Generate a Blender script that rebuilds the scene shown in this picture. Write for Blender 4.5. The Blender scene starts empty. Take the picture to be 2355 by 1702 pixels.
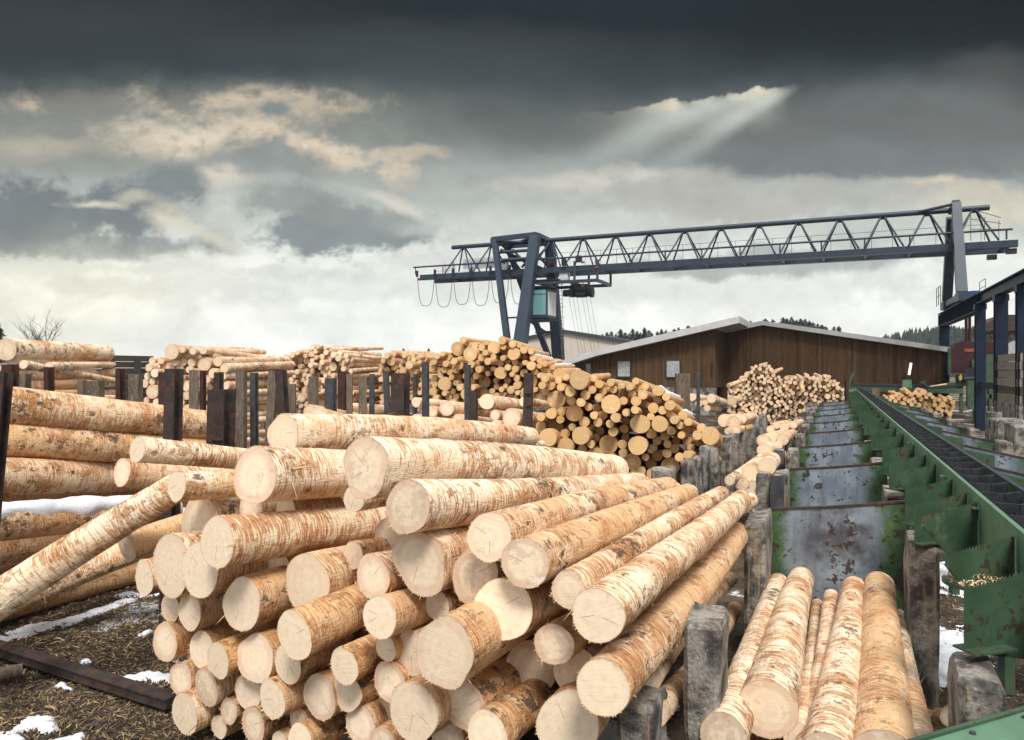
import bpy, math, random
import numpy as np
from mathutils import Vector, Matrix, noise as mnoise
R = math.radians
random.seed(7); rng = np.random.default_rng(7)
F = 1700.0; CX = 1177.5; CY = 851.0; H = 3.1
SC = bpy.context.scene
COL = SC.collection

# ------------------------------------------------------------------ camera, world, sun
cam_d = bpy.data.cameras.new('camera'); cam = bpy.data.objects.new('camera', cam_d); COL.objects.link(cam)
cam_d.sensor_width = 36; cam_d.lens = 36 * F / 2355; cam_d.clip_end = 6000; cam_d.clip_start = 0.1
cam.location = (0, 0, H); cam.rotation_euler = (R(90), 0, 0)
SC.camera = cam
SC.view_settings.view_transform = 'Standard'; SC.view_settings.look = 'None'
EXPO = .12
SC.view_settings.exposure = EXPO; SC.view_settings.gamma = 1.0
SUN_EL, SUN_AZ = R(53), R(172)      # azimuth clockwise from +Y: behind the camera
sun_d = bpy.data.lights.new('sun', 'SUN'); sun = bpy.data.objects.new('sun', sun_d); COL.objects.link(sun)
sun_d.energy = 3.2; sun_d.angle = R(16); sun_d.color = (1, .955, .89)
sd = Vector((math.sin(SUN_AZ) * math.cos(SUN_EL), math.cos(SUN_AZ) * math.cos(SUN_EL), math.sin(SUN_EL)))
sun.rotation_euler = sd.to_track_quat('Z', 'Y').to_euler()

def lin(r, g, b):
    f = lambda c: c / 12.92 if c <= .04045 else ((c + .055) / 1.055) ** 2.4
    return (f(r / 255), f(g / 255), f(b / 255))

class V:
    """a node socket with arithmetic"""
    def __init__(s, nt, sock): s.nt = nt; s.s = sock
    def _m(s, op, *a, clamp=False):
        n = s.nt.nodes.new('ShaderNodeMath'); n.operation = op; n.use_clamp = clamp
        for i, x in enumerate(a):
            if isinstance(x, V): s.nt.links.new(x.s, n.inputs[i])
            else: n.inputs[i].default_value = x
        return V(s.nt, n.outputs[0])
    def __add__(s, o): return s._m('ADD', s, o)
    __radd__ = __add__
    def __sub__(s, o): return s._m('SUBTRACT', s, o)
    def __rsub__(s, o): return s._m('SUBTRACT', o, s)
    def __mul__(s, o): return s._m('MULTIPLY', s, o)
    __rmul__ = __mul__
    def __truediv__(s, o): return s._m('DIVIDE', s, o)
    def mx(s, o): return s._m('MAXIMUM', s, o)
    def mn(s, o): return s._m('MINIMUM', s, o)
    def sqrt(s): return s._m('SQRT', s)
    def abs(s): return s._m('ABSOLUTE', s)
    def sin(s): return s._m('SINE', s)
    def floor(s): return s._m('FLOOR', s)
    def pw(s, e): return s._m('POWER', s, e)
    def ss(s, a, b):
        n = s.nt.nodes.new('ShaderNodeMapRange'); n.interpolation_type = 'SMOOTHSTEP'
        s.nt.links.new(s.s, n.inputs[0])
        if a < b: n.inputs[1].default_value = a; n.inputs[2].default_value = b; n.inputs[3].default_value = 0; n.inputs[4].default_value = 1
        else: n.inputs[1].default_value = b; n.inputs[2].default_value = a; n.inputs[3].default_value = 1; n.inputs[4].default_value = 0
        return V(s.nt, n.outputs[0])

class G:
    """node graph helper for a material or world tree"""
    def __init__(s, nt): s.nt = nt; nt.nodes.clear()
    def n(s, t): return s.nt.nodes.new(t)
    def l(s, a, b): s.nt.links.new(a.s if isinstance(a, V) else a, b)
    def vec(s, x, y, z):
        n = s.n('ShaderNodeCombineXYZ')
        for i, a in enumerate((x, y, z)):
            if isinstance(a, V): s.l(a, n.inputs[i])
            else: n.inputs[i].default_value = a
        return n.outputs[0]
    def sep(s, v):
        n = s.n('ShaderNodeSeparateXYZ'); s.l(v, n.inputs[0]); return [V(s.nt, o) for o in n.outputs]
    def noise(s, v, sc=1, det=4, rough=.55, dist=0, col=False):
        n = s.n('ShaderNodeTexNoise'); s.l(v, n.inputs['Vector']); n.inputs['Scale'].default_value = sc
        n.inputs['Detail'].default_value = det; n.inputs['Roughness'].default_value = rough; n.inputs['Distortion'].default_value = dist
        return n.outputs['Color'] if col else V(s.nt, n.outputs[0])
    def voro(s, v, sc=1, out='Distance', feat='F1'):
        n = s.n('ShaderNodeTexVoronoi'); n.feature = feat; s.l(v, n.inputs['Vector']); n.inputs['Scale'].default_value = sc
        return V(s.nt, n.outputs[out])
    def scale(s, v, x, y, z):
        n = s.n('ShaderNodeVectorMath'); n.operation = 'MULTIPLY'; s.l(v, n.inputs[0]); n.inputs[1].default_value = (x, y, z); return n.outputs[0]
    def vadd(s, v, w):
        n = s.n('ShaderNodeVectorMath'); n.operation = 'ADD'; s.l(v, n.inputs[0])
        if isinstance(w, (tuple, list)): n.inputs[1].default_value = w
        else: s.l(w, n.inputs[1])
        return n.outputs[0]
    def mix(s, fac, a, b):
        n = s.n('ShaderNodeMix'); n.data_type = 'RGBA'
        if isinstance(fac, V): s.l(fac, n.inputs[0])
        else: n.inputs[0].default_value = fac
        for i, c in ((6, a), (7, b)):
            if isinstance(c, (tuple, list)): n.inputs[i].default_value = (*c[:3], 1)
            else: s.l(c, n.inputs[i])
        return n.outputs[2]
    def cmul(s, c, f):
        n = s.n('ShaderNodeVectorMath'); n.operation = 'SCALE'; s.l(c, n.inputs[0])
        if isinstance(f, V): s.l(f, n.inputs[3])
        else: n.inputs[3].default_value = f
        return n.outputs[0]
    def ramp(s, f, stops):
        n = s.n('ShaderNodeValToRGB'); s.l(f, n.inputs[0]); e = n.color_ramp.elements
        while len(e) < len(stops): e.new(.5)
        for i, (p, c) in enumerate(stops): e[i].position = p; e[i].color = (*c, 1)
        return n.outputs[0]
    def attr(s, name):
        n = s.n('ShaderNodeAttribute'); n.attribute_name = name; return n
    def coord(s, k='Object'): return s.n('ShaderNodeTexCoord').outputs[k]
    def rnd(s): return V(s.nt, s.n('ShaderNodeObjectInfo').outputs['Random'])
    def bsdf(s, color, rough=.7, bump=None, bd=.02, metal=0, spec=.35, emit=None, bs=.6):
        b = s.n('ShaderNodeBsdfPrincipled')
        if isinstance(color, (tuple, list)): b.inputs['Base Color'].default_value = (*color, 1)
        else: s.l(color, b.inputs['Base Color'])
        if isinstance(rough, V): s.l(rough, b.inputs['Roughness'])
        else: b.inputs['Roughness'].default_value = rough
        b.inputs['Metallic'].default_value = metal
        b.inputs['Specular IOR Level'].default_value = spec
        if bump is not None:
            n = s.n('ShaderNodeBump'); n.inputs['Distance'].default_value = bd; n.inputs['Strength'].default_value = bs
            s.l(bump, n.inputs['Height']); s.l(n.outputs[0], b.inputs['Normal'])
        if emit: b.inputs['Emission Color'].default_value = (*emit[0], 1); b.inputs['Emission Strength'].default_value = emit[1]
        o = s.n('ShaderNodeOutputMaterial'); s.l(b.outputs[0], o.inputs[0]); return b

# ---- world: cloud deck over a Nishita sky, laid out by compass direction and height above the horizon
world = bpy.data.worlds.new('World'); SC.world = world; world.use_nodes = True
g = G(world.node_tree)
dx, dy, dz = g.sep(g.coord('Generated'))
yy = dy.mx(.12)
X = dx / yy * 1.7 + 1.1775           # tangent-plane azimuth
Y = .851 - dz / yy * 1.7             # tangent-plane height, falls towards the horizon
pv = g.vec(X, Y * 1.5, 0.0)
w1 = g.sep(g.noise(pv, 3.0, 6, .58, col=True)); w2 = g.sep(g.noise(pv, 13.0, 5, .6, col=True))
Xw = X + (w1[0] - .5) * .26 + (w2[0] - .5) * .07
Yw = Y + (w1[1] - .5) * .13 + (w2[1] - .5) * .035
Xs = X + (w1[0] - .5) * .10 + (w2[0] - .5) * .05
Ys = Y + (w1[1] - .5) * .05 + (w2[1] - .5) * .03
soft = g.noise(g.vec(X * .8, Y * 3.2, 3.3), 2.2, 5, .5)
tex = g.noise(g.vec(X, Y * 1.2, 9.1), 9.0, 7, .6) * 2.2 - .6
Yg = Y + (w1[2] - .5) * .10 + (soft - .5) * .09
base = g.ramp(Yg, [(0.0, lin(34, 45, 51)), (.10, lin(48, 59, 64)), (.19, lin(68, 78, 81)), (.27, lin(112, 119, 116)), (.36, lin(154, 160, 157)),
                   (.45, lin(178, 185, 180)), (.53, lin(204, 209, 203)), (.61, lin(238, 240, 233)), (.72, lin(248, 250, 245)), (.90, lin(254, 256, 252))])
sky_c = base

tex2 = g.noise(g.vec(X * .9, Y * 1.35, 4.4), 4.2, 8, .62, .6) * 2.0 - .5
fine = g.noise(g.vec(X, Y * 1.5, 2.1), 24.0, 5, .65) * 2.0 - .5
def blob(cx, cy, rx, ry, col, op, edge=.45, wx=Xw, wy=Yw, tx=0.0, rot=0, br=0.0, th=.5):
    """soft cloud patch; tx frays its outline, br breaks it into billows"""
    global sky_c
    a = wx - cx; b = wy - cy
    if rot:
        c_, s_ = math.cos(rot), math.sin(rot); a, b = a * c_ + b * s_, b * c_ - a * s_
    a = a / rx; b = b / ry
    d = (a * a + b * b).sqrt() + (tex - .5) * tx + (fine - .5) * tx * .35
    m = d.ss(1 + edge, 1 - edge) * op
    if br: m = m * ((tex2 * .6 + tex * .4).ss(th - .13, th + .13) * br + (1 - br))
    sky_c = g.mix(m, sky_c, lin(*col))
# broad dark masses
blob(1.95, .00, 1.2, .12, (24, 33, 40), .9, .85)
blob(1.2, -.02, .6, .09, (40, 51, 58), .6, .9)
blob(.15, .05, .5, .10, (64, 69, 71), .6, .9)
blob(.30, .165, .60, .045, (50, 62, 68), .85, .9)
blob(1.05, .115, .45, .05, (74, 82, 83), .5, .9)
blob(1.42, .185, .42, .045, (57, 69, 75), .9, .8)
blob(1.15, .25, .38, .07, (96, 104, 103), .6, .9)
blob(2.0, .30, .60, .10, (106, 110, 110), .9, .6, br=.25)
blob(1.95, .375, .45, .045, (120, 126, 127), .9, .5)
blob(2.33, .17, .12, .05, (92, 92, 90), .7, .9, tx=1.0)
# warm torn openings, left
blob(.34, .30, .50, .10, (150, 154, 147), .85, .7, br=.3)
blob(.40, .29, .40, .07, (122, 128, 124), .8, .8, tx=1.4, br=1.0, th=.50)
blob(.46, .228, .32, .022, (212, 196, 172), .9, .8, tx=1.6, br=.85, th=.47)
blob(.62, .275, .14, .030, (205, 190, 168), .8, .8, tx=1.6, br=.9, th=.48)
blob(.44, .315, .19, .045, (230, 216, 194), .97, .8, tx=1.7, br=.85, th=.47)
blob(.74, .345, .16, .032, (228, 211, 188), .97, .6, Xs, Ys, tx=2.0, rot=.32, br=.7, th=.45)
blob(.92, .352, .10, .012, (205, 193, 174), .75, .9, tx=1.3)
blob(.10, .345, .13, .022, (190, 182, 164), .75, .8, tx=.9, br=.4)
blob(.51, .405, .07, .026, (226, 214, 196), .85, .8, tx=.9)
# grey cumulus, left and middle
blob(.13, .50, .33, .075, (120, 129, 132), .95, .3, tx=1.2)
blob(.38, .425, .085, .050, (128, 137, 138), .95, .4, tx=.8)
blob(.62, .375, .17, .036, (142, 149, 147), .85, .5, tx=.8)
blob(.30, .575, .24, .026, (136, 144, 145), .9, .5, tx=.9)
blob(.52, .50, .05, .055, (206, 210, 202), .85, .7, tx=.8)
blob(.80, .53, .21, .055, (138, 147, 149), .97, .25, Xs, Ys, tx=1.0)
blob(.70, .475, .13, .035, (152, 159, 156), .9, .4, tx=.7)
blob(.92, .50, .10, .03, (160, 167, 163), .8, .5, tx=.8)
blob(.40, .505, .05, .028, (224, 216, 198), .95, .9, Xs, Ys, tx=1.6, rot=.5, br=.5, th=.42)
blob(.47, .545, .09, .012, (214, 210, 197), .85, .7, Xs, Ys, tx=1.2, rot=.45)
blob(.215, .472, .06, .009, (224, 215, 197), .9, .8, Xs, Ys, tx=1.2)
blob(.31, .455, .035, .010, (200, 196, 180), .8, .9, Xs, Ys, tx=1.2)
blob(.90, .465, .09, .012, (222, 217, 203), .8, .8, Xs, Ys, tx=1.2, rot=.35)
blob(.30, .63, .30, .012, (206, 210, 202), .8, .8, tx=1.6, br=.8)
blob(1.05, .60, .20, .020, (214, 217, 211), .8, .6, tx=1.4, br=.6)
blob(.70, .63, .16, .014, (216, 219, 212), .8, .7, tx=1.6, br=.6)
blob(.25, .67, .10, .022, (200, 206, 200), .8, .6, tx=.8)
# opening with light shafts
rx_ = X + (w2[0] - .5) * .015; ry_ = Y
low = ry_ - (rx_ * -.14 + .452) + (w2[1] - .5) * .05 + (tex - .5) * .012         # below the ragged lower edge of the dark cloud
opn = low.ss(-.006, .006) * low.ss(.11, .0) * rx_.ss(1.26, 1.66) * (rx_ + (tex - .5) * .03).ss(1.83, 1.76)
sky_c = g.mix(opn * .62, sky_c, lin(200, 203, 192))
sky_c = g.mix(low.ss(-.005, .004) * low.ss(.034, .004) * rx_.ss(1.44, 1.58) * (rx_ + (tex - .5) * .03).ss(1.81, 1.76) * tex.ss(.2, .8) * .8, sky_c, lin(236, 226, 200))
qx = (rx_ - 2.383) / (ry_ + .197).mx(.05)    # fan of shafts from one point behind the cloud
sh = qx.ss(-2.05, -1.80) * qx.ss(-1.56, -1.78) * .50 + qx.ss(-1.60, -1.46) * qx.ss(-1.33, -1.45) * .60 + qx.ss(-2.0, -1.7) * qx.ss(-1.34, -1.5) * .34
sh = sh * low.ss(-.004, .03) * (ry_.ss(.50, .20) * .8 + ry_.ss(.34, .21) * .2) * rx_.ss(1.02, 1.42)
sky_c = g.mix(sh * .85, sky_c, lin(206, 212, 205))
# brighter deck and cumulus low on the right
blob(1.42, .425, .30, .022, (214, 208, 196), .75, .8, tx=1.0, br=.5)
blob(1.66, .475, .34, .050, (184, 185, 178), .9, .25, tx=.8)
blob(1.95, .45, .28, .035, (178, 179, 173), .8, .4, tx=.8, br=.3)
blob(1.45, .53, .16, .03, (206, 209, 203), .7, .5, tx=.8)
blob(1.10, .505, .14, .03, (200, 204, 200), .75, .5, tx=.8)
blob(1.80, .605, .32, .030, (180, 186, 183), .9, .35, tx=.6)
blob(2.28, .475, .16, .05, (232, 222, 198), .9, .6, tx=1.1, br=.4)
blob(2.17, .425, .09, .010, (228, 210, 186), .7, .9, tx=1.0)
blob(1.5, .66, .9, .035, (212, 216, 211), .75, .8, tx=1.2, br=1.0, th=.5)
blob(.75, .66, .35, .03, (214, 218, 211), .7, .8, tx=1.2, br=1.0, th=.5)
blob(.08, .69, .40, .10, (250, 248, 222), .6, .9)
gx = (Xs - .63) / .035; gy = (Ys - .258) / .014
sky_c = g.mix((gx * gx + gy * gy).sqrt().ss(1.4, .5) * .7, sky_c, lin(104, 128, 138))
sky_c = g.cmul(sky_c, ((tex - .5) * .20 + (tex2 - .5) * .24 + (fine - .5) * .06) * (Y.ss(.04, .3) * .7 + .3) + (soft - .5) * .2 + 1.0)
sky_c = g.cmul(sky_c, 2 ** -EXPO)
nish = g.n('ShaderNodeTexSky'); nish.sky_type = 'NISHITA'; nish.sun_disc = False
nish.sun_elevation = SUN_EL; nish.sun_rotation = SUN_AZ; nish.altitude = 400
ncol = g.cmul(nish.outputs[0], .10)
# behind the camera and overhead the deck is thin and bright
el = dz
oc = g.ramp(el, [(0.0, (.44, .45, .45)), (.35, (.66, .665, .67)), (1.0, (1.12, 1.12, 1.13))])
ocn = g.cmul(oc, g.noise(g.coord('Generated'), 2.5, 5, .55) * .9 + .75)
ocm = g.mix(.90, ncol, ocn)
front = dy.ss(.42, .66)
lowel = (dz / yy).ss(.78, .55)
col = g.mix(front * lowel, ocm, sky_c)
bg = g.n('ShaderNodeBackground'); g.l(col, bg.inputs[0]); bg.inputs[1].default_value = 1.0
wo = g.n('ShaderNodeOutputWorld'); g.l(bg.outputs[0], wo.inputs[0])
world.cycles.sampling_method = 'MANUAL'; world.cycles.sample_map_resolution = 512

# ------------------------------------------------------------------ materials
def mat(name):
    m = bpy.data.materials.new(name); m.use_nodes = True; return m, G(m.node_tree)

def m_bark():
    m, g = mat('peeled_wood')
    a = g.attr('lp').outputs['Vector']; rn = V(g.nt, g.attr('rnd').outputs['Fac']); tone = V(g.nt, g.attr('tone').outputs['Fac'])
    v = g.vadd(a, g.vec(rn * 37.0, rn * 91.0, rn * 53.0)); r2 = (rn * 5.77)._m('FRACT', rn * 5.77)
    wob = g.cmul(g.vadd(g.noise(v, 1.6, 2, .5, col=True), (-.5, -.5, -.5)), .16)
    vw = g.vadd(v, wob)
    big = g.noise(g.scale(v, 1, 1, .55), 2.0, 4, .55)
    m1 = g.noise(g.scale(v, 3.0, 3.0, 2.4), 1, 5, .62)
    s1 = g.noise(g.scale(vw, 6.0, 6.0, 58), 1, 3, .55)          # peeling rings, short arcs round the stem
    s2 = g.noise(g.scale(vw, 13, 13, 95), 1, 3, .6)
    st = (s1 + (m1 - .5) * .75 + (r2 - .5) * .05 + (tone * -1.0).mx(0.0) * .06).ss(.512, .570)
    fl = (s2 + (m1 - .5) * .55).ss(.563, .62)
    wt = (g.noise(g.scale(vw, 7, 7, 60), 1, 4, .6) + (big - .5) * .5).ss(.53, .62)
    lg = g.noise(g.scale(vw, 48, 48, 5), 1, 4, .65)              # torn fibres along the stem
    pt = (g.noise(g.scale(vw, 7, 7, 5), 1, 8, .72) + (big - .5) * .4).ss(.575, .62)
    dk = (g.noise(g.scale(vw, 10, 10, 8), 1, 9, .76) + (big - .5) * .6).ss(.618, .655)
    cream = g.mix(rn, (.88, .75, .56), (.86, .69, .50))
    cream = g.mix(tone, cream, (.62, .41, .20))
    c = g.mix((big + (r2 - .5) * .35).ss(.56, .38) * .75, cream, g.mix(r2, (.66, .37, .15), (.72, .44, .26)))
    c = g.mix(lg.ss(.48, .72) * .45, c, (.60, .36, .17))
    c = g.mix(wt * .65, c, (.92, .81, .65))
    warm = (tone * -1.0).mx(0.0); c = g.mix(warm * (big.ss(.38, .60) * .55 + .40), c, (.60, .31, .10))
    c = g.mix(st * (r2 * .30 + .55), c, g.mix(rn, (.44, .19, .06), (.52, .28, .13)))
    c = g.mix(fl * .8, c, (.34, .13, .045))
    c = g.mix(pt * .66, c, (.40, .18, .06))
    c = g.mix(dk * .85, c, (.07, .052, .04))
    kn = g.voro(g.vadd(g.scale(v, 1, 1, .8), g.cmul(g.noise(v, 20, 3, .6, col=True), .03)), 3.1)
    c = g.mix(kn.ss(.115, .085) * .75, c, (.36, .17, .07)); c = g.mix(kn.ss(.06, .035) * .85, c, (.10, .05, .03))
    bump = kn.ss(.16, .05) * 1.2 + s1 * .45 + lg * .55 + pt * -.35 + g.noise(g.scale(vw, 60, 60, 22), 1, 4, .65) * .8
    g.bsdf(c, .80, bump, .016, spec=.2, bs=.9)
    return m

def m_cap():
    m, g = mat('sawn_end')
    a = g.attr('lp').outputs['Vector']; rn = V(g.nt, g.attr('rnd').outputs['Fac']); tone = V(g.nt, g.attr('tone').outputs['Fac']); rr = V(g.nt, g.attr('rr').outputs['Fac'])
    v = g.vadd(a, g.vec(rn * 37.0, rn * 91.0, rn * 53.0))
    n1 = g.noise(v, 5, 4, .6); n2 = g.noise(v, 26, 5, .65)
    r2 = (rn * 7.31)._m('FRACT', rn * 7.31); r3 = (rn * 13.7)._m('FRACT', rn * 13.7)
    x, y, z = g.sep(a)
    rad = ((x * x + y * y).sqrt() + (n1 - .5) * .035)
    rings = (rad * 430.0).sin() * .5 + .5
    rings2 = (rad * 95.0 + r3 * 9.0).sin() * .5 + .5
    c = g.mix(r2, (.87, .73, .55), (.83, .67, .49))
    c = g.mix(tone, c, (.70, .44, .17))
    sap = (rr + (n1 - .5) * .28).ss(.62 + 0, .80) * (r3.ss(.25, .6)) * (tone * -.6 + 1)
    c = g.mix(sap * .6, c, (.66, .45, .33))
    c = g.mix((r2.ss(.5, .9)) * (rr + (n1 - .5) * .4).ss(.6, .3) * .5, c, (.86, .74, .56))
    c = g.mix(rings * .10 + rings2 * .10, c, (.56, .34, .16))
    c = g.mix(n2.ss(.45, .75) * .30, c, (.52, .33, .17))
    c = g.mix((g.noise(v, 9, 6, .7) + (r3 - .5) * .25).ss(.60, .66) * .4, c, (.46, .33, .22))
    c = g.mix((g.noise(v, 12, 4, .6)).ss(.60, .72) * .5, c, (.92, .85, .74))
    ang = r3 * 6.28
    saw = g.noise(g.vec(x * 6.0 + (y + x * (r2 - .5) * 1.5) * 110.0, y * 4.0, rn * 9.0), 1, 3, .6)
    c = g.mix(saw.ss(.4, .7) * .12, c, (.93, .84, .70)); c = g.mix(saw.ss(.45, .25) * .12, c, (.55, .38, .23))
    c = g.mix(rr.ss(.95, 1.0) * .5, c, (.42, .25, .14))
    c = g.mix(((x * x + y * y).sqrt()).ss(.005, .002) * .45 * r3.ss(.6, .65), c, (.3, .17, .09))
    # drying checks: straight hairlines running out from the heart
    th = y._m('ARCTAN2', y + (n1 - .5) * .01, x)
    for q_, pr in ((3.1, .45), (9.7, .7)):
        a0 = ((rn * q_ * 3.3)._m('FRACT', rn * q_ * 3.3) - .5) * 6.0; on = (rn * q_)._m('FRACT', rn * q_).ss(pr, pr + .01)
        dd = (th - a0).abs() * rad
        c = g.mix(dd.ss(.0022, .0008) * rr.ss(.12, .2) * rr.ss(.85, .6) * on * .75, c, (.09, .05, .03))
    c = g.cmul(c, (rn * 23.1)._m('FRACT', rn * 23.1) * .22 + .88)
    g.bsdf(c, .78, n2 * .6 + saw * .5, .005, spec=.2)
    return m

def m_plain(name, c1, c2, sc=6, rough=.7, bd=.01, stretch=(1, 1, 1), spots=None, metal=0, spec=.35):
    m, g = mat(name)
    v = g.scale(g.coord('Object'), *stretch)
    n = g.noise(v, sc, 6, .62); n2 = g.noise(v, sc * 5, 4, .6)
    c = g.mix((n * .7 + n2 * .3).ss(.35, .65), c1, c2)
    if spots:
        sp, th, amt = spots
        c = g.mix((g.noise(v, sc * 1.7, 7, .7) + (n - .5) * .3).ss(th, th + .05) * amt, c, sp)
    g.bsdf(c, rough, n2 + n * .5, bd, metal=metal, spec=spec)
    return m

M = {}
M['bark'] = m_bark(); M['cap'] = m_cap()
M['fibre'] = m_plain('wood_fibre', (.84, .66, .44), (.66, .42, .22), 4)
M['chip_light'] = m_plain('pale_chips', (.44, .32, .18), (.19, .13, .07), 9)
M['chip_dark'] = m_plain('dark_chips', (.085, .058, .036), (.03, .022, .016), 9)
M['snow'] = m_plain('snow', (.84, .86, .90), (.74, .77, .83), 9, .6, .02)
M['dsteel'] = m_plain('dark_rusty_steel', (.060, .042, .036), (.022, .019, .02), 5, .6, .004, spots=((.11, .045, .028), .55, .8))
M['rsteel'] = m_plain('red_brown_steel', (.075, .028, .022), (.035, .017, .016), 6, .65, .004, spots=((.02, .016, .016), .58, .7))
M['gsteel'] = m_plain('grey_steel', (.078, .080, .086), (.034, .035, .040), 7, .55, .003, spots=((.09, .055, .04), .6, .6))
M['postwood'] = m_plain('weathered_timber', (.20, .155, .11), (.075, .06, .05), 5, .85, .012, (3, 3, .7), spots=((.46, .33, .19), .60, .7))
M['crane'] = m_plain('blue_grey_paint', (.031, .050, .078), (.022, .037, .058), 1.3, .45, .002, spec=.5)
M['crane_dark'] = m_plain('dark_machine', (.03, .033, .04), (.015, .016, .02), 3, .5)
M['runway'] = m_plain('navy_paint', (.011, .021, .045), (.007, .014, .031), 1.5, .5, .002, spec=.25)
M['white'] = m_plain('white_paint', (.72, .74, .75), (.60, .62, .64), 2, .5)
M['red'] = m_plain('red_paint', (.34, .07, .05), (.25, .05, .04), 3, .5)
M['roof_metal'] = m_plain('roof_edge_metal', (.58, .58, .57), (.46, .46, .46), .8, .5, .004)
M['roof_dark'] = m_plain('dark_roof', (.06, .065, .08), (.04, .045, .055), .7, .6)
M['cream_wall'] = m_plain('cream_cladding', (.62, .56, .48), (.54, .48, .41), .5, .7, .004, (6, 6, .3))
M['maroon'] = m_plain('maroon_paint', (.05, .013, .016), (.03, .009, .012), 2, .5)
M['black'] = m_plain('black_steel', (.040, .042, .050), (.015, .016, .020), 8, .36, .003, spec=.6)
M['bark_tree'] = m_plain('tree_bark', (.06, .05, .042), (.03, .026, .022), 8, .9)
M['needles'] = m_plain('conifer_needles', (.030, .052, .030), (.012, .024, .018), .9, .85)
M['needles_far'] = m_plain('forest_needles', (.032, .050, .036), (.018, .032, .026), .05, .9)
M['hill'] = m_plain('hill_floor', (.04, .055, .035), (.03, .04, .03), .05, .9)
M['yellow'] = m_plain('yellow_paint', (.5, .36, .05), (.42, .28, .04), 3, .5)
M['cover'] = m_plain('light_green_paint', (.115, .225, .14), (.085, .17, .105), 3, .5, .002, spots=((.10, .09, .06), .70, .6))
M['bluepaint'] = m_plain('bright_blue_paint', (.02, .08, .30), (.02, .06, .2), 3, .5)

def m_concrete():
    m, g = mat('weathered_concrete'); rn = g.rnd()
    v = g.vadd(g.coord('Object'), g.vec(rn * 30.0, rn * 50.0, 0.0)); z = g.sep(g.coord('Object'))[2]
    n = g.noise(v, 3.5, 7, .62); f = g.noise(v, 38, 4, .7); st = g.noise(g.scale(v, 14, 14, 1.2), 1, 5, .6)
    c = g.mix(n.ss(.38, .60), (.055, .052, .052), (.285, .26, .225))
    c = g.mix((n * .5 + f * .5).ss(.52, .60) * .7, c, (.38, .365, .34)); c = g.mix((g.noise(v, 6, 8, .75)).ss(.57, .60) * .6, c, (.05, .048, .046))
    c = g.mix(f.ss(.40, .34) * .8, c, (.025, .024, .025))
    c = g.mix(st.ss(.52, .66) * .55, c, (.38, .29, .18))
    c = g.mix(g.noise(v, 7, 6, .7).ss(.60, .66) * .45, c, (.10, .115, .06))
    g.bsdf(c, .88, f * .7 + n + g.voro(v, 30) * .3, .016, spec=.2, bs=.9); return m
M['concrete'] = m_concrete()

def m_green():
    m, g = mat('green_paint'); v = g.coord('Object')
    n = g.noise(v, 2.2, 6, .6); f = g.noise(v, 11, 6, .68); st = g.noise(g.scale(v, 12, 12, 1.0), 1, 4, .6)
    c = g.mix(n.ss(.35, .65), (.030, .062, .034), (.055, .104, .058))
    c = g.mix(st.ss(.45, .7) * .5, c, (.022, .07, .035))
    c = g.mix((f + (n - .5) * .5).ss(.58, .63) * .85, c, (.045, .027, .018)); c = g.mix((st + (n - .5) * .6).ss(.60, .70) * .6, c, (.10, .075, .045))
    c = g.mix(g.noise(v, 5, 4, .6).ss(.62, .8) * .35, c, (.24, .30, .16))
    g.bsdf(c, .5, f * .4 + n * .4, .004, spec=.4); return m
M['green'] = m_green()

def m_plate(bl=0.0):
    m, g = mat('worn_divider_plate'); v = g.coord('Object'); x, y, z = g.sep(g.coord('Generated')); rn = g.rnd()
    vo = g.vadd(v, g.vec(rn * 40.0, rn * 20.0, 0.0))
    n = g.noise(vo, 2.4, 6, .62); f = g.noise(vo, 7.0, 7, .68); ff = g.noise(vo, 22, 4, .6); st = g.noise(g.scale(vo, 7, 7, .8), 1, 5, .6)
    e = ((x - .44).abs() * 2.0 + (n - .5) * 1.1 + (f - .5) * .5)
    blot = ((((x - .50) * 2.6) * ((x - .50) * 2.6) + ((z - .68) * 2.2) * ((z - .68) * 2.2)).sqrt() + (n - .5) * 1.4).ss(.62, .2) * bl
    c = g.mix(n.ss(.35, .65), (.16, .20, .24), (.30, .355, .41))
    c = g.mix(st.ss(.46, .68) * .6, c, (.11, .125, .16)); c = g.mix(blot * .85, c, (.045, .045, .055))
    c = g.mix(e.ss(.56, .84), c, g.mix(f.ss(.4, .6), (.045, .095, .04), (.085, .17, .065)))
    c = g.mix((e + (f - .5) * .9).ss(.90, 1.12) * .9, c, (.022, .03, .018))
    c = g.mix((f + (ff - .5) * .45 + (n - .5) * .45).ss(.575, .615) * .9, c, (.045, .022, .014))
    c = g.mix((z + (f - .5) * .06).ss(.955, .985) * .92, c, (.022, .016, .013))
    g.bsdf(c, .42, f * .4 + ff * .3, .004, metal=.15, spec=.5); return m
M['plate'] = m_plate(); M['plate_stained'] = m_plate(1.0)

def m_boards(name, ca, cb, w, axis=0):
    m, g = mat(name); v = g.coord('Object'); co = g.sep(v)[axis]
    k = (co / w).floor(); h = g.noise(g.vec(k * 7.13, 2.0, 3.0), 1, 0)
    n = g.noise(g.scale(v, 9 if axis == 0 else 1, 9, 1.0 if axis == 0 else 9), 1, 5, .6)
    c = g.mix((h * .6 + n * .5).ss(.35, .75), ca, cb)
    g.bsdf(c, .85, n, .01, spec=.15); return m
M['boards'] = m_boards('brown_boards', (.062, .034, .018), (.135, .082, .044), .16)
M['planks'] = m_boards('grey_planks', (.16, .135, .105), (.30, .26, .20), .34, 2)
M['dplanks'] = m_boards('dark_planks', (.05, .042, .035), (.11, .09, .07), .2, 2)

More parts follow.
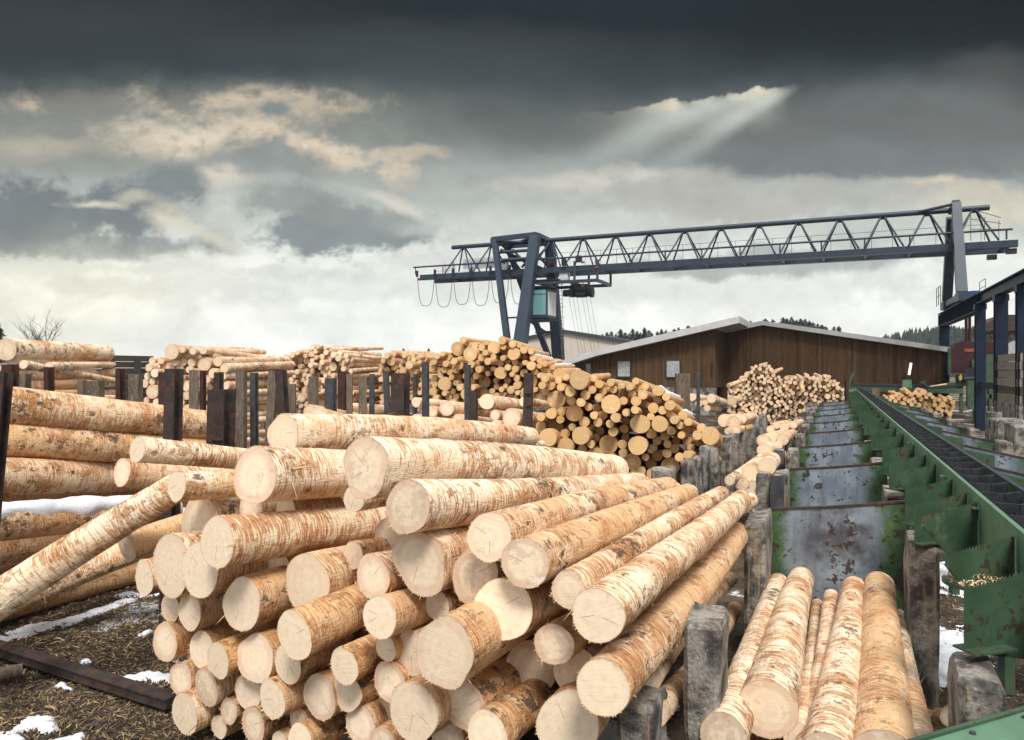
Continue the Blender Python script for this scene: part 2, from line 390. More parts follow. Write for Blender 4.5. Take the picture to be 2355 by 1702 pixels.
def m_ground():
    m, g = mat('muddy_ground'); v = g.coord('Object')
    n = g.noise(v, .9, 8, .65); f = g.noise(v, 14, 6, .7); l = g.noise(v, .22, 4, .55)
    c = g.mix(f.ss(.35, .65), (.022, .017, .013), (.085, .062, .042))
    c = g.mix(n.ss(.42, .62) * .75, c, (.15, .115, .075))
    c = g.mix((n + (f - .5) * .3 + (l - .5) * .6).ss(.60, .64) * .9, c, (.72, .74, .78))
    g.bsdf(c, .85, f + n, .05, spec=.2, bs=.9); return m
M['ground'] = m_ground()
def m_glass():
    m, g = mat('cab_glass')
    b = g.bsdf((.16, .34, .34), .08, spec=.8); return m
M['glass'] = m_glass()
def m_pane():
    m, g = mat('plastic_pane'); v = g.coord('Object')
    n = g.noise(v, 6, 5, .7); c = g.mix(n.ss(.4, .6), (.30, .31, .31), (.44, .45, .44))
    g.bsdf(c, .25, n, .02, spec=.6); return m
M['pane'] = m_pane()
def m_lamp():
    m, g = mat('lamp_tube'); g.bsdf((.9, .9, .7), .4, emit=((1, .97, .76), 1.5)); return m
M['lamp'] = m_lamp()

# ------------------------------------------------------------------ helpers
def P(px, py, Yd): return Vector(((px - CX) / F * Yd, Yd, H + (CY - py) / F * Yd))
def tag(o, label=None, cat=None, group=None, kind=None):
    if label: o['label'] = label
    if cat: o['category'] = cat
    if group: o['group'] = group
    if kind: o['kind'] = kind
    return o
def empty(name, loc, rz=0, label=None, cat=None, group=None):
    o = bpy.data.objects.new(name, None); COL.objects.link(o); o.location = loc; o.rotation_euler = (0, 0, rz)
    o.empty_display_size = .2
    return tag(o, label, cat, group)
def mesh_obj(name, verts, faces, mats, parent=None, loc=None, fmat=None, smooth=None):
    me = bpy.data.meshes.new(name); me.from_pydata([tuple(v) for v in verts], [], faces)
    for m in (mats if isinstance(mats, (list, tuple)) else [mats]): me.materials.append(M[m] if isinstance(m, str) else m)
    if fmat is not None: me.polygons.foreach_set('material_index', fmat)
    if smooth is not None: me.polygons.foreach_set('use_smooth', smooth if hasattr(smooth, '__len__') else [smooth] * len(faces))
    me.update()
    o = bpy.data.objects.new(name, me); COL.objects.link(o)
    if parent: o.parent = parent
    if loc is not None: o.location = loc
    return o
class MB:
    def __init__(s): s.v = []; s.f = []; s.sm = []
    def add(s, vs, fs, smooth=False):
        b = len(s.v); s.v += [Vector(v) for v in vs]; s.f += [tuple(i + b for i in f) for f in fs]; s.sm += [smooth] * len(fs); return s
    def box(s, c, d, rz=0, jit=0, bev=0):
        hx, hy, hz = d[0] / 2, d[1] / 2, d[2] / 2; cr, sr = math.cos(rz), math.sin(rz); vs = []
        for z in (-hz, hz):
            for x, y in ((-hx, -hy), (hx, -hy), (hx, hy), (-hx, hy)):
                x += random.uniform(-jit, jit); y += random.uniform(-jit, jit)
                vs.append((c[0] + x * cr - y * sr, c[1] + x * sr + y * cr, c[2] + z + random.uniform(-jit, jit)))
        return s.add(vs, [(3, 2, 1, 0), (4, 5, 6, 7), (0, 1, 5, 4), (1, 2, 6, 5), (2, 3, 7, 6), (3, 0, 4, 7)])
    def bar(s, a, b, w, h, up=(0, 0, 1), w2=None, h2=None):
        a = Vector(a); b = Vector(b); d = (b - a).normalized(); u = Vector(up)
        if abs(d.dot(u)) > .97: u = Vector((0, 1, 0))
        sd = d.cross(u).normalized(); u = sd.cross(d).normalized(); w2 = w2 or w; h2 = h2 or h; vs = []
        for p, ww, hh in ((a, w, h), (b, w2, h2)):
            for i, j in ((-1, -1), (1, -1), (1, 1), (-1, 1)): vs.append(p + sd * i * ww / 2 + u * j * hh / 2)
        return s.add(vs, [(3, 2, 1, 0), (4, 5, 6, 7), (0, 1, 5, 4), (1, 2, 6, 5), (2, 3, 7, 6), (3, 0, 4, 7)])
    def tube(s, a, b, r, r2=None, n=10, cap=True):
        a = Vector(a); b = Vector(b); d = (b - a).normalized(); u = Vector((0, 0, 1)) if abs(d.z) < .95 else Vector((0, 1, 0))
        x = d.cross(u).normalized(); y = x.cross(d); r2 = r if r2 is None else r2; vs = []
        for p, q in ((a, r), (b, r2)):
            for i in range(n): t = 2 * math.pi * i / n; vs.append(p + (x * math.cos(t) + y * math.sin(t)) * q)
        s.add(vs, [(i, (i + 1) % n, n + (i + 1) % n, n + i) for i in range(n)], True)
        if cap: s.add(vs[:n], [tuple(range(n))[::-1]]); s.add(vs[n:], [tuple(range(n))])
        return s
    def path(s, pts, r, n=6):
        for a, b in zip(pts[:-1], pts[1:]): s.tube(a, b, r, n=n, cap=False)
        return s
    def prism(s, poly, thick):
        """poly: 3-D loop, thick: offset vector"""
        n = len(poly); t = Vector(thick); poly = [Vector(p) for p in poly]
        vs = poly + [p + t for p in poly]
        return s.add(vs, [tuple(range(n))[::-1], tuple(range(n, 2 * n))] + [(i, (i + 1) % n, n + (i + 1) % n, n + i) for i in range(n)])
    def build(s, name, m, parent=None, origin=None, rz=0, bevel=0):
        vs = s.v
        if origin is not None:
            o_ = Vector(origin); mt = Matrix.Rotation(-rz, 3, 'Z'); vs = [mt @ (v - o_) for v in vs]
        o = mesh_obj(name, vs, s.f, m, parent, origin, smooth=s.sm)
        if origin is not None: o.rotation_euler = (0, 0, rz)
        if bevel:
            bm = o.modifiers.new('bevel', 'BEVEL'); bm.width = bevel; bm.segments = 2; bm.limit_method = 'ANGLE'
        return o

# ------------------------------------------------------------------ ground
def ground():
    t = np.linspace(-1, 1, 181); q = np.sign(t) * (np.abs(t) * 14 + 2600 * np.abs(t) ** 9)
    vs = []; n = len(q)
    for y in q:
        for x in q:
            xx, yy_ = x - 1, y + 9
            d = math.hypot(x, y); a = max(0, 1 - d / 30)
            z = a * (.07 * mnoise.noise((xx * .7, yy_ * .7, 0)) + .03 * mnoise.noise((xx * 3, yy_ * 3, 5))) - .03
            vs.append((xx, yy_, z))
    fs = [(j * n + i, j * n + i + 1, (j + 1) * n + i + 1, (j + 1) * n + i) for j in range(n - 1) for i in range(n - 1)]
    o = mesh_obj('ground', vs, fs, 'ground', smooth=True); tag(o, kind='structure')
ground()
def gpt(px, py, z=0): return P(px, py, (H - z) * F / (py - CY))

#@@PART2
# ------------------------------------------------------------------ logs
def ring_shape(th, l, seed, r, lob, L):
    k = np.random.default_rng(seed); p = k.uniform(0, 6.28, 8); a = k.uniform(.3, 1, 8)
    butt = np.exp(-l / (1.6 * r + .001) * .55)
    s = 1 + .025 * np.cos(th + p[7] + l * 1.3) + lob * butt * (.5 * a[0] * np.cos(2 * th + p[0]) + .4 * a[1] * np.cos(3 * th + p[1]) + .22 * a[2] * np.cos(5 * th + p[2]))
    s = s + .020 * np.cos(2 * th + p[3] + l * .7) + .012 * np.cos(3 * th + p[4] - l * 1.1)
    s = s + .05 * butt * a[3]
    wh = .45 + .2 * a[4]; s = s + .022 * np.exp(-(((l + p[5] * .1) % wh) - wh / 2) ** 2 / .0035) * (.6 + .4 * np.cos(th * 2 + p[6] + l * 3))
    return s
def log_data(P1, P2, r1, r2, seed, tone=0., lob=.06, ns=16, nl=5, fuzz=0, bend=.0, cap2=True):
    P1 = np.array(P1, float); P2 = np.array(P2, float); ax = P2 - P1; L = np.linalg.norm(ax); d = ax / L
    up = np.array([0, 0, 1.]) if abs(d[2]) < .9 else np.array([0, 1., 0]); x = np.cross(d, up); x /= np.linalg.norm(x); y = np.cross(x, d)
    k = np.random.default_rng(seed * 7 + 1)
    th = np.linspace(0, 2 * np.pi, ns, endpoint=False); rot = k.uniform(0, 6.28)
    ls = (np.linspace(0, 1, nl + 1) ** 1.15) * L
    T, LL = np.meshgrid(th, ls)
    base = r1 + (r2 - r1) * (LL / L)
    rad = base * ring_shape(T + rot, LL, seed, r1, lob, L)
    if ns >= 36:
        sm = k.normal(0, 1, rad.shape); sm = (sm + np.roll(sm, 1, 1) + np.roll(sm, -1, 1)) / 3; rad = rad + sm * .0016
    bd = k.normal(0, 1, 2) * bend * np.ones(2); prof = np.sin(LL / L * np.pi)[..., None]
    pos = P1 + d * LL[..., None] + x * (np.cos(T) * rad)[..., None] + y * (np.sin(T) * rad)[..., None] + prof * (x * bd[0] + y * bd[1])
    lp = np.stack([np.cos(T) * rad, np.sin(T) * rad, LL], -1)
    V_ = [pos.reshape(-1, 3)]; LP = [lp.reshape(-1, 3)]; RR = [np.ones(pos.shape[0] * ns)]
    Fc = []; Mi = []; Sm = []
    i = np.arange(ns); j = (i + 1) % ns
    for a in range(nl):
        Fc += [(int(a * ns + p), int(a * ns + q), int((a + 1) * ns + q), int((a + 1) * ns + p)) for p, q in zip(i, j)]
    Mi += [0] * (ns * nl); Sm += [True] * (ns * nl); off = (nl + 1) * ns
    tl = k.normal(0, 1, 2) * .03                      # saw cut a little off square
    for e, (row, sg) in enumerate(((0, -1), (nl, 1))):
        if e == 1 and not cap2: break
        rim = pos[row]; c = rim.mean(0); pith = c + (x * k.normal() + y * k.normal()) * r1 * .05 + d * sg * .002
        rl = np.stack([np.cos(th) * rad[row], np.sin(th) * rad[row], np.full(ns, -40. - e)], -1)
        mid = c + (rim - c) * .82; ml = rl * [.82, .82, 1]
        V_ += [rim, mid, pith[None]]; LP += [rl, ml, np.array([[0, 0, -40. - e]])]; RR += [np.ones(ns), np.full(ns, .82), np.zeros(1)]
        for p, q in zip(i, j):
            f1 = (off + p, off + ns + p, off + ns + q, off + q); f2 = (off + ns + p, off + 2 * ns, off + ns + q)
            if sg < 0: f1 = f1[::-1]; f2 = f2[::-1]
            Fc += [tuple(int(z) for z in f1), tuple(int(z) for z in f2)]
        Mi += [1] * (2 * ns); Sm += [False] * (2 * ns); off += 2 * ns + 1
    if fuzz:
        q = k.integers(0, 10**6, fuzz); tl_ = []
        for w in range(fuzz):
            rimf = w < fuzz * .16
            a_ = int(k.integers(0, ns)); b_ = 0 if rimf else int(k.integers(0, nl))
            p = pos[b_, a_] + (0 if rimf else 1) * (pos[b_ + 1, a_] - pos[b_, a_]) * k.uniform()
            rn_ = x * math.cos(th[a_]) + y * math.sin(th[a_]); tn = -x * math.sin(th[a_]) + y * math.cos(th[a_])
            ln = k.exponential(.009) + .004; ln = min(ln, .06) * (.5 if rimf else 1)
            strip_ = (not rimf) and k.uniform() < .05
            if strip_: ln = k.uniform(.03, .11)
            tip = p + rn_ * ln * k.uniform(.3, 1) * (.35 if strip_ else 1) + tn * ln * k.normal() * .8 + d * ln * (k.normal() * .9 - (.6 if rimf else 0))
            wv = np.cross(tip - p, rn_ + d * .3); wv /= (np.linalg.norm(wv) + 1e-9); wv *= k.uniform(.0012, .004) if not strip_ else k.uniform(.004, .009)
            V_.append(np.array([p - wv - rn_ * .003, p + wv - rn_ * .003, tip])); LP.append(np.zeros((3, 3))); RR.append(np.zeros(3))
            Fc.append((off, off + 1, off + 2)); off += 3
        Mi += [2] * fuzz; Sm += [False] * fuzz
    V_ = np.concatenate(V_)
    n = len(V_)
    return V_, Fc, Mi, Sm, np.concatenate(LP), np.concatenate(RR), np.full(n, k.uniform()), np.full(n, tone)
def log_mesh(name, data, origin, label=None, cat=None, group=None, kind=None):
    V_, Fc, Mi, Sm, LP, RR, RN, TN = data
    me = bpy.data.meshes.new(name); me.from_pydata((V_ - np.array(origin)).tolist(), [], Fc)
    for m in ('bark', 'cap', 'fibre'): me.materials.append(M[m])
    me.polygons.foreach_set('material_index', Mi); me.polygons.foreach_set('use_smooth', Sm)
    at = me.attributes.new('lp', 'FLOAT_VECTOR', 'POINT'); at.data.foreach_set('vector', LP.astype(np.float32).ravel())
    for nm, ar in (('rr', RR), ('rnd', RN), ('tone', TN)):
        at = me.attributes.new(nm, 'FLOAT', 'POINT'); at.data.foreach_set('value', ar.astype(np.float32))
    me.update(); o = bpy.data.objects.new(name, me); COL.objects.link(o); o.location = origin
    return tag(o, label, cat, group, kind)
def azv(az, pitch=0): a = R(az); p = R(pitch); return Vector((math.sin(a) * math.cos(p), math.cos(a) * math.cos(p), math.sin(p)))
def solve_far(P1, x2, y2, L):
    ray = Vector(((x2 - CX) / F, 1, (CY - y2) / F)); cam_o = Vector((0, 0, H)); w = cam_o - P1
    a = ray.dot(ray); b = 2 * ray.dot(w); c = w.dot(w) - L * L; D = b * b - 4 * a * c
    t = (-b + math.sqrt(D)) / (2 * a) if D > 0 else -b / (2 * a)
    return cam_o + ray * t

LOGS = []          # every log of the scene: dict(P1,P2,r1,r2,...), ranked by how large it shows
def add_log(P1, P2, r1, r2, label, group, **k):
    d = dict(P1=Vector(P1), P2=Vector(P2), r1=r1, r2=r2, label=label, group=group, tone=0., lob=.06, q=0, bend=0., snow=None); d.update(k)
    d['size'] = 2 * r1 / max(.5, min(d['P1'].y, d['P2'].y)) * F
    LOGS.append(d); return d

# --- foreground pile: x, y, face height px, depth offset, far x, far y, far height, label
GA = 'peeled logs of the big foreground pile'
A = [
 (651, 999, 92, 1.1, 1120, 1005, 50, .22, 'very thick log with hollow notched top on its cut face, rearmost of the foreground pile'),
 (585, 1095, 131, .0, 1010, 1085, 75, .08, 'very thick log with tall pale oval face, top left of the foreground pile'),
 (841, 1074, 134, -.05, 1412, 1083, 78, .10, 'thickest log lying along the top of the foreground pile, notched upper edge'),
 (936, 1166, 120, -.15, 1468, 1118, 60, .07, 'thick smooth log just below and right of the topmost log of the foreground pile'),
 (1125, 1234, 111, -.05, 1535, 1122, 52, .05, 'long log with pale grey flat face above the log with wide pink sapwood ring'),
 (1208, 1293, 114, -.08, 1582, 1137, 50, .03, 'long log whose face shows a wide pink sapwood ring round a cream heart'),
 (1307, 1356, 84, -.02, 1658, 1137, 38, .03, 'slim long log with dark brown rim, squeezed between two thicker long logs'),
 (1376, 1415, 122, -.1, 1705, 1150, 46, .03, 'long round log second from the concrete dividers, running up to the rear'),
 (1385, 1583, 128, -.12, 1690, 1230, 74, .04, 'red banded long log lowest and rightmost beside the concrete posts'),
 (1600, 1265, 46, 2.3, 1728, 1150, 36, .03, 'slim pale log end squeezed against the tall concrete divider'),
 (1273, 1481, 93, .12, None, 0, 0, .04, 'medium log with grey shaded heart, under the slim dark rimmed long log'),
 (1155, 1400, 138, .0, 1440, 1330, 95, .06, 'very thick round faced log at the centre right of the foreground pile'),
 (1020, 1503, 160, -.45, 1215, 1395, 140, .13, 'huge butt log with heart shaped notch, sticking out of the pile centre'),
 (1223, 1537, 127, .55, None, 0, 0, .17, 'shaded log with lopsided bulging face, recessed under the medium grey log'),
 (1325, 1545, 106, .35, None, 0, 0, .05, 'log face half hidden behind the red banded log'),
 (964, 1293, 140, .05, 1160, 1235, 110, .20, 'thick log with face pinched into a point at lower right'),
 (1091, 1327, 128, .15, None, 0, 0, .12, 'thick log with bark pocket on its face, right of the pinched face'),
 (498, 1247, 116, -.55, 985, 1192, 92, .03, 'orange brown log with shaggy splinters jutting out over the left side of the pile'),
 (407, 1117, 68, -.1, 690, 1112, 50, .05, 'small log with pink ringed face, resting on the leaning log at left'),
 (316, 1034, 58, .6, 650, 1098, 46, .04, 'slim log sloping down right with small pink ringed face, highest at left'),
 (281, 1086, 64, .9, 520, 1125, 50, .05, 'short looking log with rough pink rim just below the slim sloping log'),
 (455, 1198, 118, .5, 800, 1180, 80, .08, 'big plain face behind and above the shaggy orange brown log'),
 (577, 1168, 70, .55, None, 0, 0, .06, 'half hidden face right under the tall oval faced log'),
 (657, 1172, 62, .7, 900, 1150, 50, .05, 'small log peeking out above the shaggy orange brown log'),
 (813, 1148, 60, .55, None, 0, 0, .04, 'small ringed face tucked below the thickest top log'),
 (392, 1299, 140, -.15, None, 0, 0, .05, 'tall narrow oval face at the left edge of the foreground pile'),
 (459, 1309, 124, -.3, 700, 1265, 95, .04, 'whitish oval face just below left of the shaggy log'),
 (331, 1329, 78, .1, None, 0, 0, .07, 'small leftmost face beside the snow strip on the ground'),
 (293, 1258, 66, .5, 420, 1215, 60, .05, 'narrow face half hidden behind the leaning log'),
 (812, 1277, 62, .6, None, 0, 0, .04, 'lower half of a face showing under the shaggy log, right of centre'),
 (706, 1340, 132, .2, None, 0, 0, .10, 'large flat squarish face under the middle of the shaggy log'),
 (638, 1312, 92, .5, None, 0, 0, .06, 'shaded face edge left behind the large squarish face'),
 (555, 1391, 120, -.15, 720, 1340, 100, .11, 'log with pointed lower edge and one dark crack, left of centre'),
 (857, 1327, 98, .05, None, 0, 0, .05, 'round ringed face left of the pinched face'),
 (872, 1420, 95, -.2, 1010, 1375, 85, .03, 'pale round log with fine crack and rusty bands, in the middle of the pile'),
 (1006, 1393, 67, .25, None, 0, 0, .04, 'small round face wedged between two thick logs at the centre'),
 (676, 1461, 106, -.4, 855, 1385, 95, .07, 'log with black stained bark on top, jutting out left of centre'),
 (436, 1408, 82, -.05, None, 0, 0, .05, 'face with grey ring and brown crescent stain, at the left edge'),
 (392, 1399, 66, .15, None, 0, 0, .05, 'small face hidden behind the grey ringed face'),
 (379, 1476, 87, .05, None, 0, 0, .04, 'yellowish face with ragged left rim, over the snow at the left'),
 (464, 1494, 84, .05, None, 0, 0, .04, 'slim upright oval face, second from the left above the ground'),
 (455, 1520, 78, .3, None, 0, 0, .05, 'shaded face peeking out behind the slim upright oval face'),
 (501, 1519, 80, -.2, 650, 1455, 70, .09, 'small face with fuzzy rim in front of the slim oval face'),
 (586, 1513, 114, -.05, None, 0, 0, .12, 'lumpy wide face below the face with the pointed lower edge'),
 (661, 1527, 88, -.1, 800, 1470, 80, .04, 'half covered face directly under the black stained log'),
 (791, 1532, 80, -.15, 900, 1480, 70, .04, 'white rimmed small oval face at mid height, fuzzy on its left'),
 (887, 1490, 58, .05, None, 0, 0, .03, 'tiny pale face with a dark heart dot, left of the huge butt log'),
 (896, 1569, 86, .05, None, 0, 0, .05, 'oval face with star shaped crack below the tiny pale face'),
 (948, 1503, 104, .15, None, 0, 0, .12, 'shaded bulging face half hidden behind the huge butt log'),
 (950, 1636, 132, -.35, 1075, 1560, 115, .07, 'big yellowish face at the bottom, left of the pink ringed one'),
 (799, 1590, 86, .05, None, 0, 0, .14, 'cut away face with a step along its lower edge, near the bottom'),
 (736, 1603, 95, .0, None, 0, 0, .05, 'face with brown growth rings near the bottom of the pile'),
 (626, 1609, 89, -.15, 740, 1560, 80, .05, 'face with wide pink rim and white heart near the bottom left'),
 (571, 1589, 84, .05, None, 0, 0, .05, 'plain face left behind the pink rimmed one near the bottom'),
 (475, 1581, 84, -.05, 560, 1545, 75, .04, 'finely ringed oval face just above the lowest left log'),
 (415, 1562, 76, .1, None, 0, 0, .06, 'ragged topped face beside the end of the dark beam'),
 (424, 1641, 95, -.1, 545, 1600, 85, .04, 'lowest left log with whorled ring face at the corner of the pile'),
 (527, 1635, 56, .05, None, 0, 0, .08, 'small grey white face right of the lowest left log'),
 (504, 1672, 52, .1, None, 0, 0, .06, 'half face on the ground under the small grey white one'),
 (583, 1667, 78, .0, None, 0, 0, .06, 'face with dark bark knots on the bottom row'),
 (688, 1658, 62, .15, None, 0, 0, .08, 'small lobed face on the bottom row left of centre'),
 (828, 1667, 86, .1, None, 0, 0, .04, 'smooth shaded face on the bottom row below the stepped one'),
 (892, 1640, 78, .3, None, 0, 0, .05, 'dim face edge hidden behind the big yellowish face'),
 (690, 1702, 76, -.1, 850, 1640, 70, .05, 'log running along the bottom edge of the picture, bands on its side'),
 (1069, 1625, 106, -.1, 1180, 1550, 95, .08, 'pink ringed face with bright heart, bottom centre'),
 (1120, 1690, 104, -.25, 1260, 1600, 95, .04, 'orange log cut by the bottom edge, right of centre'),
 (1305, 1667, 146, .12, None, 0, 0, .09, 'wide face with small dark cracks on the bottom row at right'),
 (1029, 1698, 92, .0, None, 0, 0, .05, 'face at the bottom edge between the yellowish and the pink ringed ones'),
 (880, 1712, 76, .0, None, 0, 0, .05, 'face at the bottom edge below the big yellowish one'),
 (643, 1712, 56, .0, None, 0, 0, .05, 'small face at the bottom edge beside the banded log'),
 (1210, 1600, 70, .7, None, 0, 0, .06, 'shaded face deep between the pink ringed and the wide bottom faces'),
 (1010, 1580, 80, .7, None, 0, 0, .06, 'shaded face deep under the huge butt log'),
 (1490, 1560, 62, .9, 1680, 1330, 50, .04, 'orange log low behind the red banded one, upper of two by the posts'),
 (1505, 1640, 62, .8, 1690, 1400, 52, .04, 'orange log low behind the red banded one, lower of two by the posts'),
]
def depthA(px): return 4.45 / (1 + .649 * (px - CX) / F)
def azA(px): return float(np.interp(px, [300, 900, 1200, 1400], [33, 31, 25, 20]))
for i, (x, y, h, dy_, x2, y2, h2, lob, lab) in enumerate(A):
    Y1 = depthA(x) + dy_; P1 = P(x, y, Y1); r1 = h / F * Y1 / 2
    L = 4.4 + .2 * math.sin(i * 5.1); az = azA(x) + 2.5 * math.sin(i * 3.3)
    if x2:
        P2 = solve_far(P1, x2, y2, L); r2 = min(r1 * .95, h2 / F * P2.y / 2); az_s = math.degrees(math.atan2(P2.x - P1.x, P2.y - P1.y))
        if az_s < 24 and not (1 < i < 10 or x > 1400):
            P2 = P1 + azv(az) * L; px2 = CX + F * P2.x / P2.y; py2 = y + (y2 - y) * (px2 - x) / (x2 - x); P2.z = max(H + (CY - py2) / F * P2.y, P1.z - .9); r2 = r1 * .8
    else:
        P2 = P1 + azv(az, -3 + 2 * math.sin(i * 1.7)) * (L * (.9 if x > 1150 else 1)); r2 = r1 * .8
    if i == 9: P2 = solve_far(P1, x2, y2, 2.6)
    if P2.z - r2 < 0.0: P2.z = r2
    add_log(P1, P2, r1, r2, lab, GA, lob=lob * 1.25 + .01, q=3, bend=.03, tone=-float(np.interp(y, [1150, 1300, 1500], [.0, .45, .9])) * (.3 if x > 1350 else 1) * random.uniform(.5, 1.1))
# dim logs seen only through the gaps between the faces
k = 0
for x, y in ((530, 1440), (610, 1440), (760, 1440), (820, 1480), (740, 1510), (545, 1640), (860, 1380), (760, 1390), (640, 1640), (1110, 1500), (1180, 1480), (1260, 1590), (1150, 1560), (930, 1440), (480, 1440), (770, 1640), (1000, 1640), (700, 1250), (900, 1240)):
    Y1 = depthA(x) + 1.0 + .3 * (k % 3); P1 = P(x, y, Y1); k += 1; r = .17
    P2 = P1 + azv(azA(x), -3) * 3.4
    add_log(P1, P2, r, r * .85, 'shaded log deep in a gap between the faces of the foreground pile', 'dim logs in the gaps of the foreground pile', q=2)

# --- bin at the lower right
GB = 'logs lying in the front bin'
for x, y, h, Y1, x2, y2, h2, L, lab in (
 (1664, 1695, 104, 4.75, 1790, 1340, 44, 4.1, 'leftmost log in the front bin, brown heart at the bottom edge of the picture'),
 (1764, 1633, 128, 4.98, 1845, 1328, 54, 4.0, 'front bin log with its whole pale sawn end facing the camera'),
 (1832, 1690, 58, 4.9, 1881, 1390, 30, 4.0, 'thin log sunk between the two thick pairs in the front bin'),
 (1903, 1750, 122, 4.5, 1966, 1352, 52, 4.0, 'pale thick log in the middle of the front bin, cut by the picture edge'),
 (1850, 1760, 60, 4.6, 1913, 1372, 34, 4.0, 'slim pale log half under the middle one of the front bin'),
 (2035, 1755, 146, 4.45, 2022, 1345, 62, 4.0, 'thick red banded log at the right side of the front bin'),
 (2118, 1712, 66, 4.6, 2062, 1420, 40, 3.6, 'yellowish log low against the right hand concrete post of the front bin'),
 (2185, 1650, 42, 5.6, 2120, 1655, 38, .9, 'short small log end lying crosswise beside the right post of the front bin')):
    P1 = P(x, y, Y1); P2 = solve_far(P1, x2, y2, L); r1 = h / F * Y1 / 2
    add_log(P1, P2, r1, h2 / F * P2.y / 2, lab, GB, q=3, lob=.03, bend=.012)
for k, (x, y) in enumerate(((1730, 1760), (1880, 1800), (1990, 1790))):
    P1 = P(x, y, 4.7); P1.z = .22; P2 = P1 + azv(23.5) * 4.0; P2.z = .2
    add_log(P1, P2, .19, .15, 'log on the floor of the front bin under the others', 'bottom logs of the front bin', q=2)

# --- long logs side-on at the left
GC = 'long logs of the stack at the left edge'
def side_log(y1, h, y2, lab, h2=None, Y1=8.8, Y2=11.2, x2=490, ext=1.6, **k):
    a = P(0, y1, Y1); b = P(x2, y2, Y2); d = (b - a).normalized(); r = h / F * Y1 / 2
    add_log(a - d * ext, b, r * 1.05, (h2 or h * Y1 / Y2 * .9) / F * Y2 / 2, lab, GC, q=3, lob=.02, bend=.015, tone=-.45, **k)
side_log(934, 90, 980, 'top log of the left stack, long and evenly banded, behind the steel posts', h2=66)
side_log(1014, 82, 1040, 'second log from the top of the left stack, dark bark patches along it', h2=62, Y1=8.75)
side_log(1093, 86, 1092, 'third log from the top of the left stack, thick with fine bands', h2=66, Y1=8.6, x2=400)
side_log(1150, 46, 1140, 'dark shaded log between the thick banded log and the snowy one', Y1=9.1, x2=380)
SNOWLOG = side_log(1205, 74, 1172, 'log of the left stack under the snow cover', Y1=8.0, Y2=10.4, x2=400)
side_log(1268, 80, 1222, 'wide banded log of the left stack right below the snowy one', Y1=8.8, x2=330)
side_log(1335, 74, 1262, 'log of the left stack just behind the leaning log', Y1=8.9, x2=330)
side_log(1395, 70, 1300, 'lowest log of the left stack in the shade near the ground', Y1=9.2, x2=360)
a = P(0, 1383, 6.7); b = P(420, 1112, 7.0); d = (b - a).normalized()
add_log(a - d * 1.0, b, .185, .135, 'leaning crooked log sloping from the lower left corner up onto the pile', 'leaning log at the left', q=3, lob=.03, bend=.05)
a = P(30, 1378, 8.3); b = P(400, 1232, 8.9)
add_log(a, b, .15, .14, 'spotted log lying right beneath the leaning log', 'log beneath the leaning log', q=3, bend=.02)

# --- logs given by two visible ends: x1,y1,h1,Y1, x2,y2,Y2, label
def two(lst, grp, tone=0., q=1, **k):
    for x1, y1, h1, Y1, x2, y2, Y2, lab in lst:
        a = P(x1, y1, Y1); b = P(x2, y2, Y2); r = h1 / F * Y1 / 2
        add_log(a, b, r, r * .85, lab, grp, tone=tone, q=q, **k)
two([(13, 803, 52, 13.5, 246, 813, 16.5, 'thick top log of the far left stack with its face at the left edge'),
     (27, 831, 24, 13.6, 246, 828, 16.6, 'thin straight log directly under the thick top log of the far left stack'),
     (112, 843, 21, 13.7, 259, 839, 16.6, 'orange log ending right, third row of the far left stack'),
     (54, 838, 20, 13.2, 264, 876, 16.2, 'pale crooked log sliding down across the face of the far left stack'),
     (20, 866, 26, 13.7, 266, 857, 16.7, 'log behind the crooked pale one in the far left stack'),
     (30, 889, 27, 13.7, 264, 880, 16.7, 'log at mid height of the far left stack, behind the short steel posts'),
     (-10, 846, 22, 13.6, 120, 850, 16.6, 'log at the very left edge of the far left stack'),
     (70, 908, 24, 13.8, 262, 905, 16.8, 'log low in the far left stack behind the timber stubs'),
     (160, 916, 18, 13.6, 280, 916, 15.0, 'grey log end lying lowest right of the far left stack')],
    'logs of the far left stack', tone=.05)
